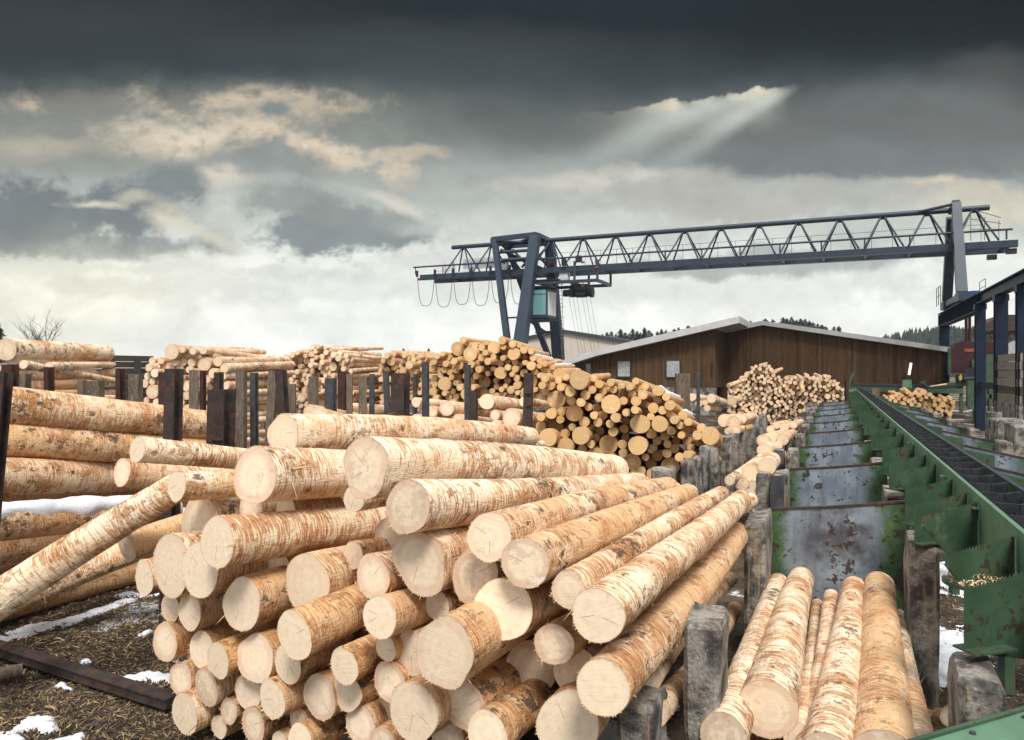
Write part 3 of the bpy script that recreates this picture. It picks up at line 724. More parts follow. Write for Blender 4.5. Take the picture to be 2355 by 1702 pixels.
two([(1119, 924, 35, 19, 1215, 934, 22, 'thick pink log highest beside the tall yellow pile, dark ring on its face'),
     (957, 925, 22, 18.5, 1080, 935, 22, 'top left log of the pink stack behind the steel posts'),
     (1028, 939, 35, 18.3, 1140, 948, 21.5, 'thick pink face at the middle of the pink stack'),
     (993, 946, 26, 18.4, 1090, 955, 22, 'pink face left of the thick one in the pink stack'),
     (973, 945, 20, 18.9, 1080, 955, 22, 'small pink face second from left in the pink stack'),
     (957, 966, 27, 18.2, 1060, 972, 21.5, 'pink face with a notch, low left in the pink stack'),
     (996, 970, 25, 18.2, 1090, 976, 21.5, 'round pink face with white heart, low in the pink stack'),
     (1053, 968, 32, 18.3, 1150, 975, 21.5, 'broad pink face right of the white hearted one'),
     (1176, 961, 44, 18.2, 1270, 968, 21.5, 'largest pink face with ray cracks, beside the thin steel post'),
     (1138, 954, 23, 18.3, 1200, 960, 21.5, 'small pink face left above the largest pink face'),
     (1141, 976, 22, 18.2, 1200, 980, 21.5, 'small dark ringed face left below the largest pink face'),
     (1183, 996, 27, 18.0, 1270, 1000, 21, 'pink face under the largest pink face'),
     (1158, 995, 25, 18.1, 1240, 998, 21, 'pink face low, left neighbour of the one under the largest'),
     (1080, 985, 24, 18.3, 1160, 988, 21, 'pink face hidden partly by the thin steel post'),
     (1205, 924, 22, 19, 1270, 932, 22, 'small pink log end against the yellow pile'),
     (1078, 926, 24, 19.2, 1160, 934, 22, 'pink log side just behind the thin steel post'),
     (1125, 1000, 22, 18.4, 1190, 1003, 21, 'low pink face in the shade near the long pale logs'),
     (1020, 993, 24, 18.6, 1100, 997, 21.6, 'low pink face behind the pale lying logs')],
    'pink logs stacked behind the steel posts', tone=.0)
two([(937, 1003, 36, 13.2, 1182, 1003, 16.4, 'pale long log lying right of the thick steel post'),
     (988, 1014, 28, 12.6, 1200, 1010, 15.8, 'long log with yellow face in front of the pale long log'),
     (1115, 1028, 24, 12.2, 1247, 1022, 15.0, 'bent pale log passing behind the thin steel posts'),
     (1010, 1033, 26, 12.0, 1240, 1032, 15.3, 'low long log in shadow behind the thickest foreground log'),
     (771, 938, 27, 14.5, 905, 942, 17.5, 'pink log side-on, topmost of the pair left of the thick steel post'),
     (790, 959, 19, 14.4, 905, 962, 17.4, 'orange red log side-on below the topmost pink one'),
     (850, 974, 14, 14.3, 905, 976, 17.0, 'thin pink log tip at the left of the thick steel post'),
     (734, 956, 40, 12.0, 850, 985, 14.6, 'log with pale angular face sloping down right behind the foreground pile'),
     (713, 946, 32, 12.8, 830, 962, 15.6, 'pink face behind the pale angular face'),
     (824, 985, 22, 11.8, 900, 992, 14.5, 'small pale face right of the pale angular face'),
     (836, 976, 20, 12.6, 905, 985, 15.0, 'pale log side beside the thick steel post'),
     (520, 967, 14, 13.4, 575, 965, 15.6, 'thin log tip, highest step right of the notched steel post'),
     (500, 981, 15, 13.2, 594, 981, 15.6, 'log tip on the second step right of the notched steel post'),
     (480, 997, 20, 13.0, 611, 996, 15.8, 'log tip on the third step right of the notched steel post'),
     (480, 1016, 21, 12.8, 611, 1016, 15.6, 'banded log tip on the fourth step right of the notched steel post'),
     (480, 1038, 24, 12.6, 620, 1040, 15.4, 'pink log tip lowest right of the notched steel post'),
     (900, 1005, 26, 14.0, 960, 1006, 16.0, 'pale log end hidden by the thick steel post')],
    'long logs lying in the middle of the yard', tone=.1)
# --- bin of small logs between the concrete slabs and the dividers
two([(1678, 1105, 23, 13.0, 1748, 1052, 15.8, 'slim log sticking out lowest left between slabs and dividers'),
     (1725, 1086, 35, 13.6, 1764, 1050, 16.8, 'round face above the slim protruding log'),
     (1765, 1071, 39, 13.8, 1795, 1045, 17, 'largest face of the slab bin, leaning on the divider'),
     (1708, 1113, 31, 13.4, 1755, 1070, 16.6, 'shaded face beneath the slim protruding log'),
     (1733, 1116, 22, 13.2, 1776, 1075, 16.4, 'small bright face low in the slab bin'),
     (1725, 1136, 23, 13.2, 1770, 1090, 16.4, 'lowest round face of the slab bin'),
     (1752, 1105, 24, 13.4, 1790, 1070, 16.6, 'sideways log just right of the small bright face'),
     (1758, 1036, 33, 16.6, 1787, 1017, 19.8, 'pale face with rough rim at mid height of the slab bin'),
     (1755, 1013, 27, 17.6, 1784, 1000, 20.8, 'left face in the upper middle row of the slab bin'),
     (1776, 1006, 25, 17.8, 1803, 995, 21, 'second face in the upper middle row of the slab bin'),
     (1800, 1010, 26, 17.6, 1822, 996, 20.8, 'third face in the upper middle row of the slab bin, by the divider'),
     (1786, 1026, 22, 17.4, 1812, 1010, 20.5, 'small face under the upper middle row of the slab bin'),
     (1771, 988, 17, 20.4, 1795, 980, 23.6, 'left small face of the farthest row of the slab bin'),
     (1786, 978, 17, 20.8, 1808, 972, 24, 'second small face of the farthest row of the slab bin'),
     (1803, 984, 19, 20.6, 1822, 976, 23.8, 'third face of the farthest row of the slab bin'),
     (1824, 977, 18, 21, 1842, 970, 24.2, 'orange face at the right of the farthest row of the slab bin'),
     (1813, 1000, 18, 20, 1832, 990, 23, 'small face at the right below the farthest row of the slab bin'),
     (1665, 967, 28, 20, 1700, 962, 23, 'log with round face at the left behind the slabs'),
     (1687, 971, 29, 19.6, 1722, 964, 22.6, 'thick log beside the left round one behind the slabs'),
     (1706, 963, 21, 20.2, 1735, 958, 23, 'small log right of the thick one behind the slabs'),
     (1675, 991, 17, 19, 1710, 985, 22, 'small shaded log under the pair behind the slabs'),
     (1692, 990, 20, 19, 1725, 982, 22, 'shaded log under the thick one behind the slabs')],
    'logs in the bin between concrete slabs and dividers', tone=.12)
two([(1636, 916, 21, 27, 1665, 926, 30, 'lone log end on the shelf of logs before the brown wall'),
     (1622, 926, 14, 28, 1650, 930, 31, 'small log left below the lone log end before the brown wall'),
     (1626, 939, 15, 27, 1655, 942, 30, 'lowest small log before the brown wall'),
     (1607, 928, 16, 28, 1640, 932, 31, 'leftmost small log before the brown wall'),
     (1592, 913, 18, 28, 1620, 916, 31, 'log end beside the grey steel post before the brown wall')],
    'few logs lying before the brown wall', tone=.12)

# --- heaps: round ends dropped one on another, seen end-on
ORD = ['first', 'second', 'third', 'fourth', 'fifth', 'sixth', 'seventh', 'eighth', 'ninth', 'tenth', 'eleventh', 'twelfth', 'thirteenth', 'fourteenth',
       'fifteenth', 'sixteenth', 'seventeenth', 'eighteenth', 'nineteenth', 'twentieth', 'twenty-first', 'twenty-second', 'twenty-third', 'twenty-fourth', 'twenty-fifth', 'twenty-sixth']
def heap(name, group, top, bottom, rs, Yf, az, L, tone, seed, q=1, pitch=None, rec=.3, big=.12, nmax=400, lob=.05, fan=0, rowh=None, spread=3):
    k = np.random.default_rng(seed); tx = [p[0] for p in top]; ty = [p[1] for p in top]
    xs0, xs1 = tx[0], tx[-1]; C = []; fails = 0
    bot = bottom if callable(bottom) else (lambda x: bottom)
    while fails < 60 and len(C) < nmax:
        r = rs[0] + (rs[1] - rs[0]) * k.beta(1.6, 3.2) if k.uniform() > big else k.uniform(.8, 1) * rs[2]
        best = None
        for t in range(12):
            x = k.uniform(xs0 + r, xs1 - r); y = bot(x) - r
            for (a, b, c) in C:
                if abs(a - x) < r + c:
                    y = min(y, b - math.sqrt((r + c) ** 2 - (a - x) ** 2))
            room = y - r - np.interp(x, tx, ty)
            if room > -r * .5 and (best is None or y > best[1]): best = (x, y)
        if best is None: fails += 1; continue
        C.append((best[0], best[1], r * 1.0))
    # label by layer and place in the layer
    C.sort(key=lambda c: c[1]); rowh = rowh or (rs[0] + rs[1]) * 1.1; rows = {}
    for c in C:
        lay = int((c[1] - np.interp(c[0], tx, ty)) / rowh); lay = max(0, lay); rows.setdefault(lay, []).append(c)
    for lay, cs in rows.items():
        cs.sort(key=lambda c: c[0])
        for i, (x, y, r) in enumerate(cs):
            Y1 = Yf(x) + k.normal() * rec; r_ = r / F * Y1; rm = (rs[0] + rs[1]) / 2
            sz = 'thin' if r < rm * .8 else ('thick' if r > rm * 1.25 else 'medium')
            where = 'on the crest' if lay == 0 else 'in layer %s under the crest' % ['one', 'two', 'three', 'four', 'five', 'six', 'seven', 'eight', 'nine', 'ten', 'eleven', 'twelve', 'thirteen', 'fourteen', 'fifteen', 'sixteen', 'seventeen'][min(lay - 1, 16)]
            lab = '%s log, %s from left %s, %s' % (sz, ORD[min(i, 25)], where, name.replace('the ', ''))
            P1 = P(x, y, Y1); pt = (pitch(x) if pitch else 0) + k.normal() * 1.2
            P2 = P1 + azv((az(x) if callable(az) else az) + k.normal() * spread, pt) * (L + k.normal() * .15)
            add_log(P1, P2, r_ * 1.0, r_ * .86, lab, group, tone=tone + k.uniform(-.08, .08), q=q, lob=lob)
    return C
heap('the round-ended pile', 'logs of the round-ended pile left of centre', [(322, 845), (345, 822), (375, 806), (400, 797), (440, 803), (475, 800), (505, 815), (535, 838)], 985, (7, 13, 20), lambda x: 21.5, 9, 4.3, .12, 3, rec=.12, big=.16, spread=1.6)
heap('the pale pile with knotty ends', 'logs of the pale pile with knotty ends', [(638, 835), (650, 812), (680, 806), (712, 796), (735, 794), (760, 800), (790, 808), (815, 830)], 955, (4.6, 8.5, 11), lambda x: 27, 13, 4.0, .05, 5, rec=.2, big=.1, spread=3)
heap('the low yellow shoulder', 'logs of the low yellow shoulder', [(868, 838), (885, 815), (915, 806), (950, 812), (985, 822), (1000, 826)], 930, (5, 8, 11), lambda x: 28, 16, 4.0, .65, 7, rec=.25, big=.1)
G1 = heap('the tall yellow pile', 'logs of the tall yellow pile', [(985, 835), (1005, 812), (1035, 800), (1065, 778), (1100, 785), (1125, 782), (1150, 776), (1180, 783), (1215, 800), (1245, 818), (1275, 842), (1310, 870)], lambda x: 935, (5.6, 10.5, 16.5), lambda x: 25 - (x - 985) * .004, 12, 4.3, .92, 11, rec=.3, spread=1.8, big=.14)
heap('the near yellow pile', 'logs of the near yellow pile', [(1228, 880), (1250, 862), (1300, 858), (1330, 852), (1380, 868), (1420, 876), (1465, 872), (1500, 880), (1530, 905), (1570, 945), (1610, 975), (1655, 1000)], lambda x: 1120, (8, 13.5, 22), lambda x: 17.2 - (x - 1228) * .003, lambda x: 11 + max(0, x - 1300) * .026, 4.3, .95, 13, q=1.5, rec=.36, spread=1.6, big=.12, pitch=lambda x: -2 - max(0, x - 1380) * .025)
heap('the far orange pile by the brown wall', 'logs of the far orange pile', [(1672, 915), (1690, 880), (1720, 852), (1749, 834), (1775, 842), (1792, 866), (1827, 866), (1859, 860), (1880, 866), (1902, 858), (1922, 876), (1944, 900)], lambda x: 985 if x < 1830 else 950, (3.6, 5.6, 6.5), lambda x: 40, 19, 4.5, .35, 17, q=0, rec=.2, big=.03)
heap('the small yellow pile beyond the conveyor', 'logs of the small yellow pile', [(2030, 917), (2060, 905), (2095, 896), (2130, 899), (2160, 914), (2198, 912)], lambda x: 935 if x < 2110 else 935 + (x - 2110) * .45, (4, 6.4, 7.5), lambda x: 38, 25, 4.5, .95, 19, q=0, rec=.2, big=.08)
# lone logs on the far orange pile
two([(1675, 887, 11, 38, 1708, 876, 38.6, 'single log sticking out left of the far orange pile'),
     (1684, 922, 21, 36, 1700, 918, 38, 'single thick log end at the lower left of the far orange pile'),
     (1847, 897, 9, 38.5, 1834, 868, 42, 'single log leaning upright in the dip of the far orange pile')], 'odd logs of the far orange pile', tone=.35, q=1)

QS = {0: (9, 1, 0), 1: (18, 6, 0), 1.5: (22, 10, 14), 2: (24, 10, 0), 3: (60, 70, 700)}
SNOWY = []
def emit_logs():
    ls = sorted(LOGS, key=lambda d: -d['size'])
    ind, rest = ls[:300], ls[300:]
    for i, d in enumerate(ind):
        ns, nl, fz = QS[d['q']]
        dat = log_data(d['P1'], d['P2'], d['r1'], d['r2'], 100 + i, d['tone'], d['lob'], ns, nl, fz, d['bend'])
        log_mesh('log', dat, d['P1'], d['label'], 'log', d['group'])
    parts = [[] for _ in range(8)]; off = 0
    for i, d in enumerate(rest):
        ns, nl, fz = QS[d['q']]; ns = min(ns, 12); nl = min(nl, 3)
        dat = log_data(d['P1'], d['P2'], d['r1'], d['r2'], 9000 + i, d['tone'], d['lob'], ns, nl, 0, 0)
        parts[0].append(dat[0]); parts[1] += [tuple(a + off for a in f) for f in dat[1]]; parts[2] += dat[2]; parts[3] += dat[3]
        for q_ in (4, 5, 6, 7): parts[q_].append(dat[q_])
        off += len(dat[0])
    if rest:
        log_mesh('distant_logs', [np.concatenate(parts[0]), parts[1], parts[2], parts[3]] + [np.concatenate(parts[q_]) for q_ in (4, 5, 6, 7)], (0, 0, 0),
                 'mass of small distant log ends in the far piles beside the brown wall', 'log pile', kind='stuff')
    print('LOGS', len(ls), 'individual', len(ind), 'smallest px', ind[-1]['size'])
emit_logs()

def gz(x, y):
    d = math.hypot(x + 1, y - 9); a = max(0, 1 - d / 30)
    return a * (.07 * mnoise.noise((x * .7, y * .7, 0)) + .03 * mnoise.noise((x * 3, y * 3, 5))) - .03

# --- snow: lumps on the ground and caps on logs
def snow_ground(name, pts, w, label, h=.05):
    """pts: px,py along the strip, w: half widths in metres"""
    W = [gpt(*p) for p in pts]; x0 = min(p.x for p in W) - .5; x1 = max(p.x for p in W) + .5; y0 = min(p.y for p in W) - .5; y1 = max(p.y for p in W) + .5
    s = .016; nx = int((x1 - x0) / s); ny = int((y1 - y0) / s); hm = {}
    for j in range(ny):
        for i in range(nx):
            x = x0 + i * s; y = y0 + j * s; best = -9
            for a, b, wa, wb in zip(W[:-1], W[1:], w[:-1], w[1:]):
                ab = Vector((b.x - a.x, b.y - a.y)); t = max(0, min(1, ((x - a.x) * ab.x + (y - a.y) * ab.y) / (ab.length_squared + 1e-9)))
                dd = math.hypot(x - a.x - ab.x * t, y - a.y - ab.y * t); best = max(best, 1 - dd / (wa + (wb - wa) * t))
            m = best + .75 * mnoise.noise((x * 5, y * 5, 1)) + .5 * mnoise.noise((x * 16, y * 16, 3)) + .35 * mnoise.noise((x * 42, y * 42, 8))
            if m > 0: hm[i, j] = gz(x, y) + .004 + h * .75 * (1 - math.exp(-m * 2.4)) * (1 + .5 * mnoise.noise((x * 11, y * 11, 7)) + .25 * mnoise.noise((x * 34, y * 34, 2)))
    vs = []; idx = {}; fs = []
    def vi(i, j):
        if (i, j) not in idx: idx[i, j] = len(vs); vs.append((x0 + i * s, y0 + j * s, hm.get((i, j), gz(x0 + i * s, y0 + j * s) - .004)))
        return idx[i, j]
    for (i, j) in list(hm):
        if (i + 1, j) in hm or (i, j + 1) in hm or (i + 1, j + 1) in hm: fs.append((vi(i, j), vi(i + 1, j), vi(i + 1, j + 1), vi(i, j + 1)))
    o = mesh_obj(name, vs, fs, 'snow', smooth=True); return tag(o, label, 'snow', 'snow patches on the muddy ground')
snow_ground('snow_patch', [(-30, 1476), (67, 1446), (151, 1434), (219, 1410), (290, 1386)], (.22, .20, .16, .12, .09), 'long snow strip running from the left edge behind the dark beam')
snow_ground('snow_patch', [(285, 1368), (320, 1372), (365, 1369)], (.12, .10, .05), 'small snow patch at the tip of the long strip beside the pile')
snow_ground('snow_patch', [(262, 1557), (340, 1545), (400, 1552), (440, 1510)], (.06, .12, .16, .14), 'lumpy snow patch against the lower left of the log pile', .07)
snow_ground('snow_patch', [(55, 1672), (90, 1655), (110, 1675)], (.07, .12, .08), 'snow patch near the bottom edge, right of the corner one')
snow_ground('snow_patch', [(-10, 1692), (40, 1698)], (.10, .08), 'snow patch in the bottom left corner')
snow_ground('snow_patch', [(115, 1702), (165, 1695)], (.09, .09), 'snow patch cut by the bottom edge of the picture')
snow_ground('snow_patch', [(140, 1570), (158, 1588)], (.05, .04), 'small snow lump in front of the dark beam')
snow_ground('snow_patch', [(200, 1513), (206, 1514)], (.05, .04), 'tiny snow lump behind the middle of the dark beam')
snow_ground('snow_patch', [(325, 1458), (342, 1452)], (.05, .04), 'tiny snow lump left of the ragged log face')
snow_ground('snow_patch', [(2150, 1300), (2190, 1310), (2200, 1360)], (.5, .5, .3), 'snow patch beside the concrete post under the green fins', .04)
snow_ground('snow_patch', [(2160, 1450), (2190, 1470), (2175, 1560)], (.35, .35, .25), 'snow patch between right post and green panel', .04)

def snow_on(a, b, r, label, w=1.0, th=.035, seed=0):
    """snow lying along the top of a log from a to b"""
    a = Vector(a); b = Vector(b); d = (b - a).normalized(); x = d.cross(Vector((0, 0, 1))).normalized(); up = x.cross(d)
    n = max(12, int((b - a).length / .05)); m = 12; vs = []; fs = []
    for i in range(n + 1):
        t = i / n; p = a.lerp(b, t); e = min(1, t * 9, (1 - t) * 9) ** .5
        e *= .85 + .45 * mnoise.noise((t * (b - a).length * 2.2, seed, 0)); e = max(.02, min(e, 1.15))
        for j in range(m + 1):
            q = (j / m * 2 - 1); ang = q * w * e * (.95 + .25 * mnoise.noise((t * 9, q * 2, seed + 5)))
            hh = th * e * (1 - abs(q) ** 3) * (1 + .4 * mnoise.noise((t * 14, q * 3, seed)))
            rr = r + (hh if abs(q) < .99 else -.012)
            vs.append(p + x * math.sin(ang) * rr + up * math.cos(ang) * rr)
    for i in range(n):
        for j in range(m): fs.append((i * (m + 1) + j, i * (m + 1) + j + 1, (i + 1) * (m + 1) + j + 1, (i + 1) * (m + 1) + j))
    o = mesh_obj('snow_cover', [v - a for v in vs], fs, 'snow', loc=a, smooth=True); return tag(o, label, 'snow', 'snow lying on logs')
_a = P(0, 1205, 8.0); _b = P(400, 1172, 10.4); _d = (_b - _a).normalized()
snow_on(_a - _d * 1.0, _a.lerp(_b, .80), .172, 'thick blanket of snow along a log of the left stack', w=1.35, th=.08, seed=2)
_near = sorted([d for d in LOGS if d['group'] == 'logs of the near yellow pile'], key=lambda d: d['P1'].z - d['P1'].x * 0)
def top_logs(x0, x1, n, grp):
    c = [d for d in LOGS if d['group'] == grp and x0 < CX + F * d['P1'].x / d['P1'].y < x1]
    c.sort(key=lambda d: -(d['P1'].z)); return c[:n]
_used = []
for (x0, x1, lab) in ((1500, 1530, 'snow strip on the near yellow pile, highest of the four at its right slope'), (1530, 1565, 'snow strip on the near yellow pile, second one down its right slope'), (1565, 1605, 'snow strip on the near yellow pile, third one down its right slope'), (1605, 1650, 'snow strip on the near yellow pile, lowest at its right foot')):
    for d in top_logs(x0, x1, 1, 'logs of the near yellow pile'):
        dd = (d['P2'] - d['P1']).normalized(); snow_on(d['P1'] + dd * .15, d['P2'] - dd * .4, d['r1'] * .97, lab, w=.95, th=.05, seed=len(_used)); _used.append(1)
for (x0, x1, lab) in ((1225, 1260, 'snow strip on the right shoulder of the tall yellow pile'), (1262, 1300, 'snow strip lowest on the right flank of the tall yellow pile'), (1120, 1150, 'snow strip on the crest of the tall yellow pile')):
    for d in top_logs(x0, x1, 1, 'logs of the tall yellow pile'):
        dd = (d['P2'] - d['P1']).normalized(); snow_on(d['P1'] + dd * .3, d['P2'] - dd * .4, d['r1'] * .97, lab, w=.8, th=.04, seed=20 + len(_used)); _used.append(1)

# --- loose bark, chips and straw on the ground
def debris(name, n, area, mats, label, lo=.02, hi=.20, z=0.0, kind='stuff'):
    vs = []; fs = []; mi = []; k = np.random.default_rng(len(name) + n)
    for i in range(n):
        x, y, z = area(k); L = lo + (hi - lo) * k.beta(1.2, 3.5); w = .0015 + k.exponential(.002); a = k.uniform(0, 6.28); t = k.normal() * .35
        d = Vector((math.cos(a) * math.cos(t), math.sin(a) * math.cos(t), math.sin(t))); s = Vector((-math.sin(a), math.cos(a), k.normal() * .5)) * w
        c = Vector((x, y, z)); b = len(vs); m_ = c + Vector((k.normal(), k.normal(), abs(k.normal()))) * L * .08
        vs += [c - d * L / 2 - s * .6, c - d * L / 2 + s * .6, m_ + s, m_ - s, c + d * L / 2]
        fs += [(b, b + 1, b + 2, b + 3), (b + 3, b + 2, b + 4)]; q = int(k.uniform() < mats[2]); mi += [q, q]
    o = mesh_obj(name, vs, fs, [mats[0], mats[1]], fmat=mi); return tag(o, label, 'debris', kind=kind)
def area_left(k):
    y = k.uniform(5.6, 12.5); x = k.uniform(-.72 * y - .1, -.25 * y)
    return x, y, gz(x, y) + abs(k.normal()) * .012
def area_right(k):
    y = k.uniform(4.4, 12); x = .4353 * y + k.uniform(.3, 2.0); return x, y, gz(x, y) + abs(k.normal()) * .012
debris('bark_debris', 60000, area_left, ('chip_light', 'chip_dark', .60), 'trampled straw-like bark strips and chips over the mud at the lower left')
debris('bark_debris', 6000, area_right, ('chip_light', 'chip_dark', .5), 'scattered chips and bark over the mud under the green fins')
#@@PART3
# ------------------------------------------------------------------ posts
RZ = -R(23.5); RD = Vector((.3987, .917, 0)); RN = Vector((.917, -.3987, 0))
def row(X0, Yd, z=0.): return Vector((X0 + .4353 * Yd, Yd, z))
GP = 'steel stakes between the log stacks'
def hpost(px, ytop, wpx, Yd, m, lab, lean=0., rz=None, notch=None, dep=None):
    """steel H-section stake; lean = sideways metres per metre of height"""
    top = P(px, ytop, Yd); w = wpx / F * Yd; h = top.z; rz = random.uniform(-.5, .2) if rz is None else rz
    c, s_ = abs(math.cos(rz)), abs(math.sin(rz)); w /= (c + .9 * s_); dp = dep or w * .9; t = max(.012, w * .09)
    mb = MB(); mb.box((0, -dp / 2, h / 2 - .2), (w, t, h + .4)); mb.box((0, dp / 2, h / 2 - .2), (w, t, h + .4)); mb.box((0, 0, h / 2 - .2), (t, dp - t, h + .39))
    if notch:
        for z in notch: mb.box((w * .18, -dp / 2 - .02, h - z), (w * .62, .05, .012))
    for v in mb.v: v.x += lean * (v.z - h); v.x += .006 * math.sin(v.z * 5 + px)
    o = mb.build('steel_stake', m); o.location = (top.x, Yd, 0); o.rotation_euler = (0, 0, rz)
    return tag(o, lab, 'stake', GP)
def tpost(px, ytop, wpx, Yd, lab, lean=0.):
    top = P(px, ytop, Yd); w = wpx / F * Yd; h = top.z; n = 10; vs = []; fs = []
    for j in range(n + 1):
        z = -.3 + (h + .3) * j / n
        for x, y in ((-1, -1), (1, -1), (1, 1), (-1, 1)):
            vs.append((x * w / 2 * (1 + .08 * mnoise.noise((px, z * 3, x + y))) + lean * (z - h), y * w / 2.4, z + (.04 * mnoise.noise((x * 3, y * 3, px)) if j == n else 0)))
    for j in range(n):
        for i in range(4): a = j * 4; fs.append((a + i, a + (i + 1) % 4, a + 4 + (i + 1) % 4, a + 4 + i))
    fs.append((n * 4, n * 4 + 1, n * 4 + 2, n * 4 + 3))
    o = mesh_obj('timber_stake', vs, fs, 'postwood'); o.location = (top.x, Yd, 0); o.rotation_euler = (0, 0, random.uniform(-.3, .3))
    return tag(o, lab, 'stake', 'timber stakes between the log stacks')
hpost(8, 856, 34, 7.4, 'dsteel', 'dark steel stake cut by the left edge of the picture', .10, rz=-.1)
hpost(400, 848, 36, 8.9, 'dsteel', 'tall dark steel stake in front of the left stack, first of the near pair', .03, rz=-.35)
hpost(511, 896, 54, 9.3, 'dsteel', 'wide steel stake with two notches, right end of the left stack', .03, rz=-.3, notch=(.62, .86))
hpost(921, 858, 40, 10.6, 'dsteel', 'thick rusty steel stake left of the pink logs', .01, rz=-.3)
hpost(1088, 901, 21, 10.8, 'dsteel', 'slim black steel stake in front of the pink logs', .0, rz=-.2)
hpost(1216, 858, 23, 10.4, 'dsteel', 'slim brown steel stake with bracket, left of the near yellow pile', .02, rz=-.2, notch=(.28, .45))
for a in ((374, 856, 17, 13, 'rsteel', 'red brown stake just left of the tall dark near stake'), (467, 852, 13, 15, 'rsteel', 'thin red brown stake in front of the round-ended pile'),
          (504, 856, 19, 12.5, 'dsteel', 'dark stake rising behind the notched wide one'), (584, 857, 16, 14, 'gsteel', 'grey steel stake midway between the two timber ones'),
          (645, 850, 24, 12.5, 'dsteel', 'black stake leaning right between round-ended and knotty piles'), (761, 870, 24, 13, 'gsteel', 'short broad dark stake before the knotty pile'),
          (788, 854, 18, 14.5, 'rsteel', 'brown stake at the right of the knotty pile'), (856, 860, 12, 15, 'gsteel', 'narrow grey stake right of the knotty pile'),
          (888, 852, 13, 14.5, 'gsteel', 'leaning blue grey stake left of the thick rusty stake'), (978, 833, 16, 17, 'gsteel', 'tall grey stake at the left part of the tall yellow pile'),
          (1076, 839, 15, 16.5, 'gsteel', 'tall grey stake at the middle of the tall yellow pile'), (1353, 837, 11, 20, 'gsteel', 'short blue grey stake tip above the near yellow pile'),
          (1383, 852, 10, 20, 'rsteel', 'brown stake tip right of the blue grey tip'), (1606, 856, 9, 24, 'gsteel', 'thin grey stake in front of the brown wall'),
          (113, 844, 20, 12.5, 'rsteel', 'maroon stake at the middle of the far left stack'), (24, 838, 26, 11.8, 'rsteel', 'maroon stake at the left of the far left stack'),
          (276, 848, 18, 13.5, 'rsteel', 'maroon stake before the dark plank wall'), (955, 860, 10, 19, 'gsteel', 'dark stake low between rusty stake and tall grey one'),
          (1947, 868, 7, 38, 'rsteel', 'brown stake at the right end of the far orange pile')):
    hpost(a[0], a[1], a[2], a[3], a[4], a[5], lean=(-.07 if a[0] == 645 else (-.04 if a[0] == 888 else random.uniform(-.015, .015))))
for a in ((51, 860, 28, 12.4, 'squat timber stake at the left of the far left stack'), (188, 874, 14, 12.8, 'left one of two timber stubs before the far left stack'), (219, 876, 30, 12.6, 'broad timber stub before the far left stack'),
          (312, 861, 24, 13.5, 'timber stake with pale worn edge left of the round-ended pile'), (446, 851, 19, 13.2, 'grey timber stake with peeled patch in the round-ended pile front'),
          (555, 852, 20, 13.4, 'timber stake right of the round-ended pile'), (630, 852, 19, 13.2, 'dark timber stake leaning beside the black stake', .06), (671, 883, 17, 13, 'short timber stake left of the knotty pile'),
          (721, 866, 18, 13.6, 'brown timber stake in front of the knotty pile'), (804, 861, 13, 14, 'worn timber stake right of the brown stake'), (834, 865, 18, 14, 'grey timber stake at the right end of the knotty pile'),
          (1564, 859, 20, 23, 'pale yellow timber stake in front of the brown wall'), (1580, 859, 13, 23.2, 'grey timber stake next to the pale yellow one')):
    tpost(*a)

# ------------------------------------------------------------------ concrete slabs and divider posts
def slab(name, c, w, dp, h, lab, grp, rough=.012, rz=RZ, cat='concrete post'):
    n = 9; m = 5; vs = []; fs = []; mb = MB()
    prof = []
    cr = .035
    loop = [(-w / 2 + cr, -dp / 2), (w / 2 - cr, -dp / 2), (w / 2, -dp / 2 + cr), (w / 2, dp / 2 - cr), (w / 2 - cr, dp / 2), (-w / 2 + cr, dp / 2), (-w / 2, dp / 2 - cr), (-w / 2, -dp / 2 + cr)]
    zs = [-.2] + [h * i / n for i in range(1, n)] + [h - .04, h]
    for j, z in enumerate(zs):
        s = .90 if j == len(zs) - 1 else 1
        for i, (x, y) in enumerate(loop):
            q = rough * (1 if j < len(zs) - 2 else 2.0)
            vs.append((x * s + q * mnoise.noise((x * 9 + c[0], y * 9, z * 4)), y * s + q * mnoise.noise((x * 9, y * 9 + c[1], z * 4 + 9)), z + (q * 1.5 * mnoise.noise((x * 12, y * 12, c[0])) if j >= len(zs) - 2 else 0)))
    L_ = len(loop)
    for j in range(len(zs) - 1):
        for i in range(L_): a = j * L_; fs.append((a + i, a + (i + 1) % L_, a + L_ + (i + 1) % L_, a + L_ + i))
    fs.append(tuple(range((len(zs) - 1) * L_, len(zs) * L_)))
    o = mesh_obj(name, vs, fs, 'concrete', loc=(c[0], c[1], 0)); o.rotation_euler = (0, 0, rz); return tag(o, lab, cat, grp)
GD = 'concrete divider posts along the sorting bins'
slab('concrete_post', row(-.87, 5.05), .235, .46, 1.44, 'nearest left concrete post with chipped glossy top, right beside the red banded log', GD)
slab('concrete_post', row(-1.23, 4.75), .24, .40, 1.02, 'lower dark concrete block left of the nearest post', GD)
OR = ['nearest', 'second', 'third', 'fourth', 'fifth', 'sixth', 'seventh', 'eighth', 'ninth', 'tenth']
YK = [8.64 + 3.45 * k for k in range(9)]
for k, Yk in enumerate(YK):
    slab('concrete_post', row(-.84, Yk - .32), .215, 1.05 if k == 0 else .8, 1.47, 'left divider post holding the %s worn plate of the left hand bins' % OR[k], GD)
    if k > 0: slab('concrete_post', row(-1.14, Yk - .1), .20, .5, 1.45 - .02 * (k % 2), 'narrow block leaning on the left divider post of the %s plate' % OR[k], GD)
    slab('concrete_post', row(.84, Yk - 1.5), .24, .75, 1.48 if k == 0 else 1.40, 'right divider post under the green fins before the %s plate' % OR[k], GD)
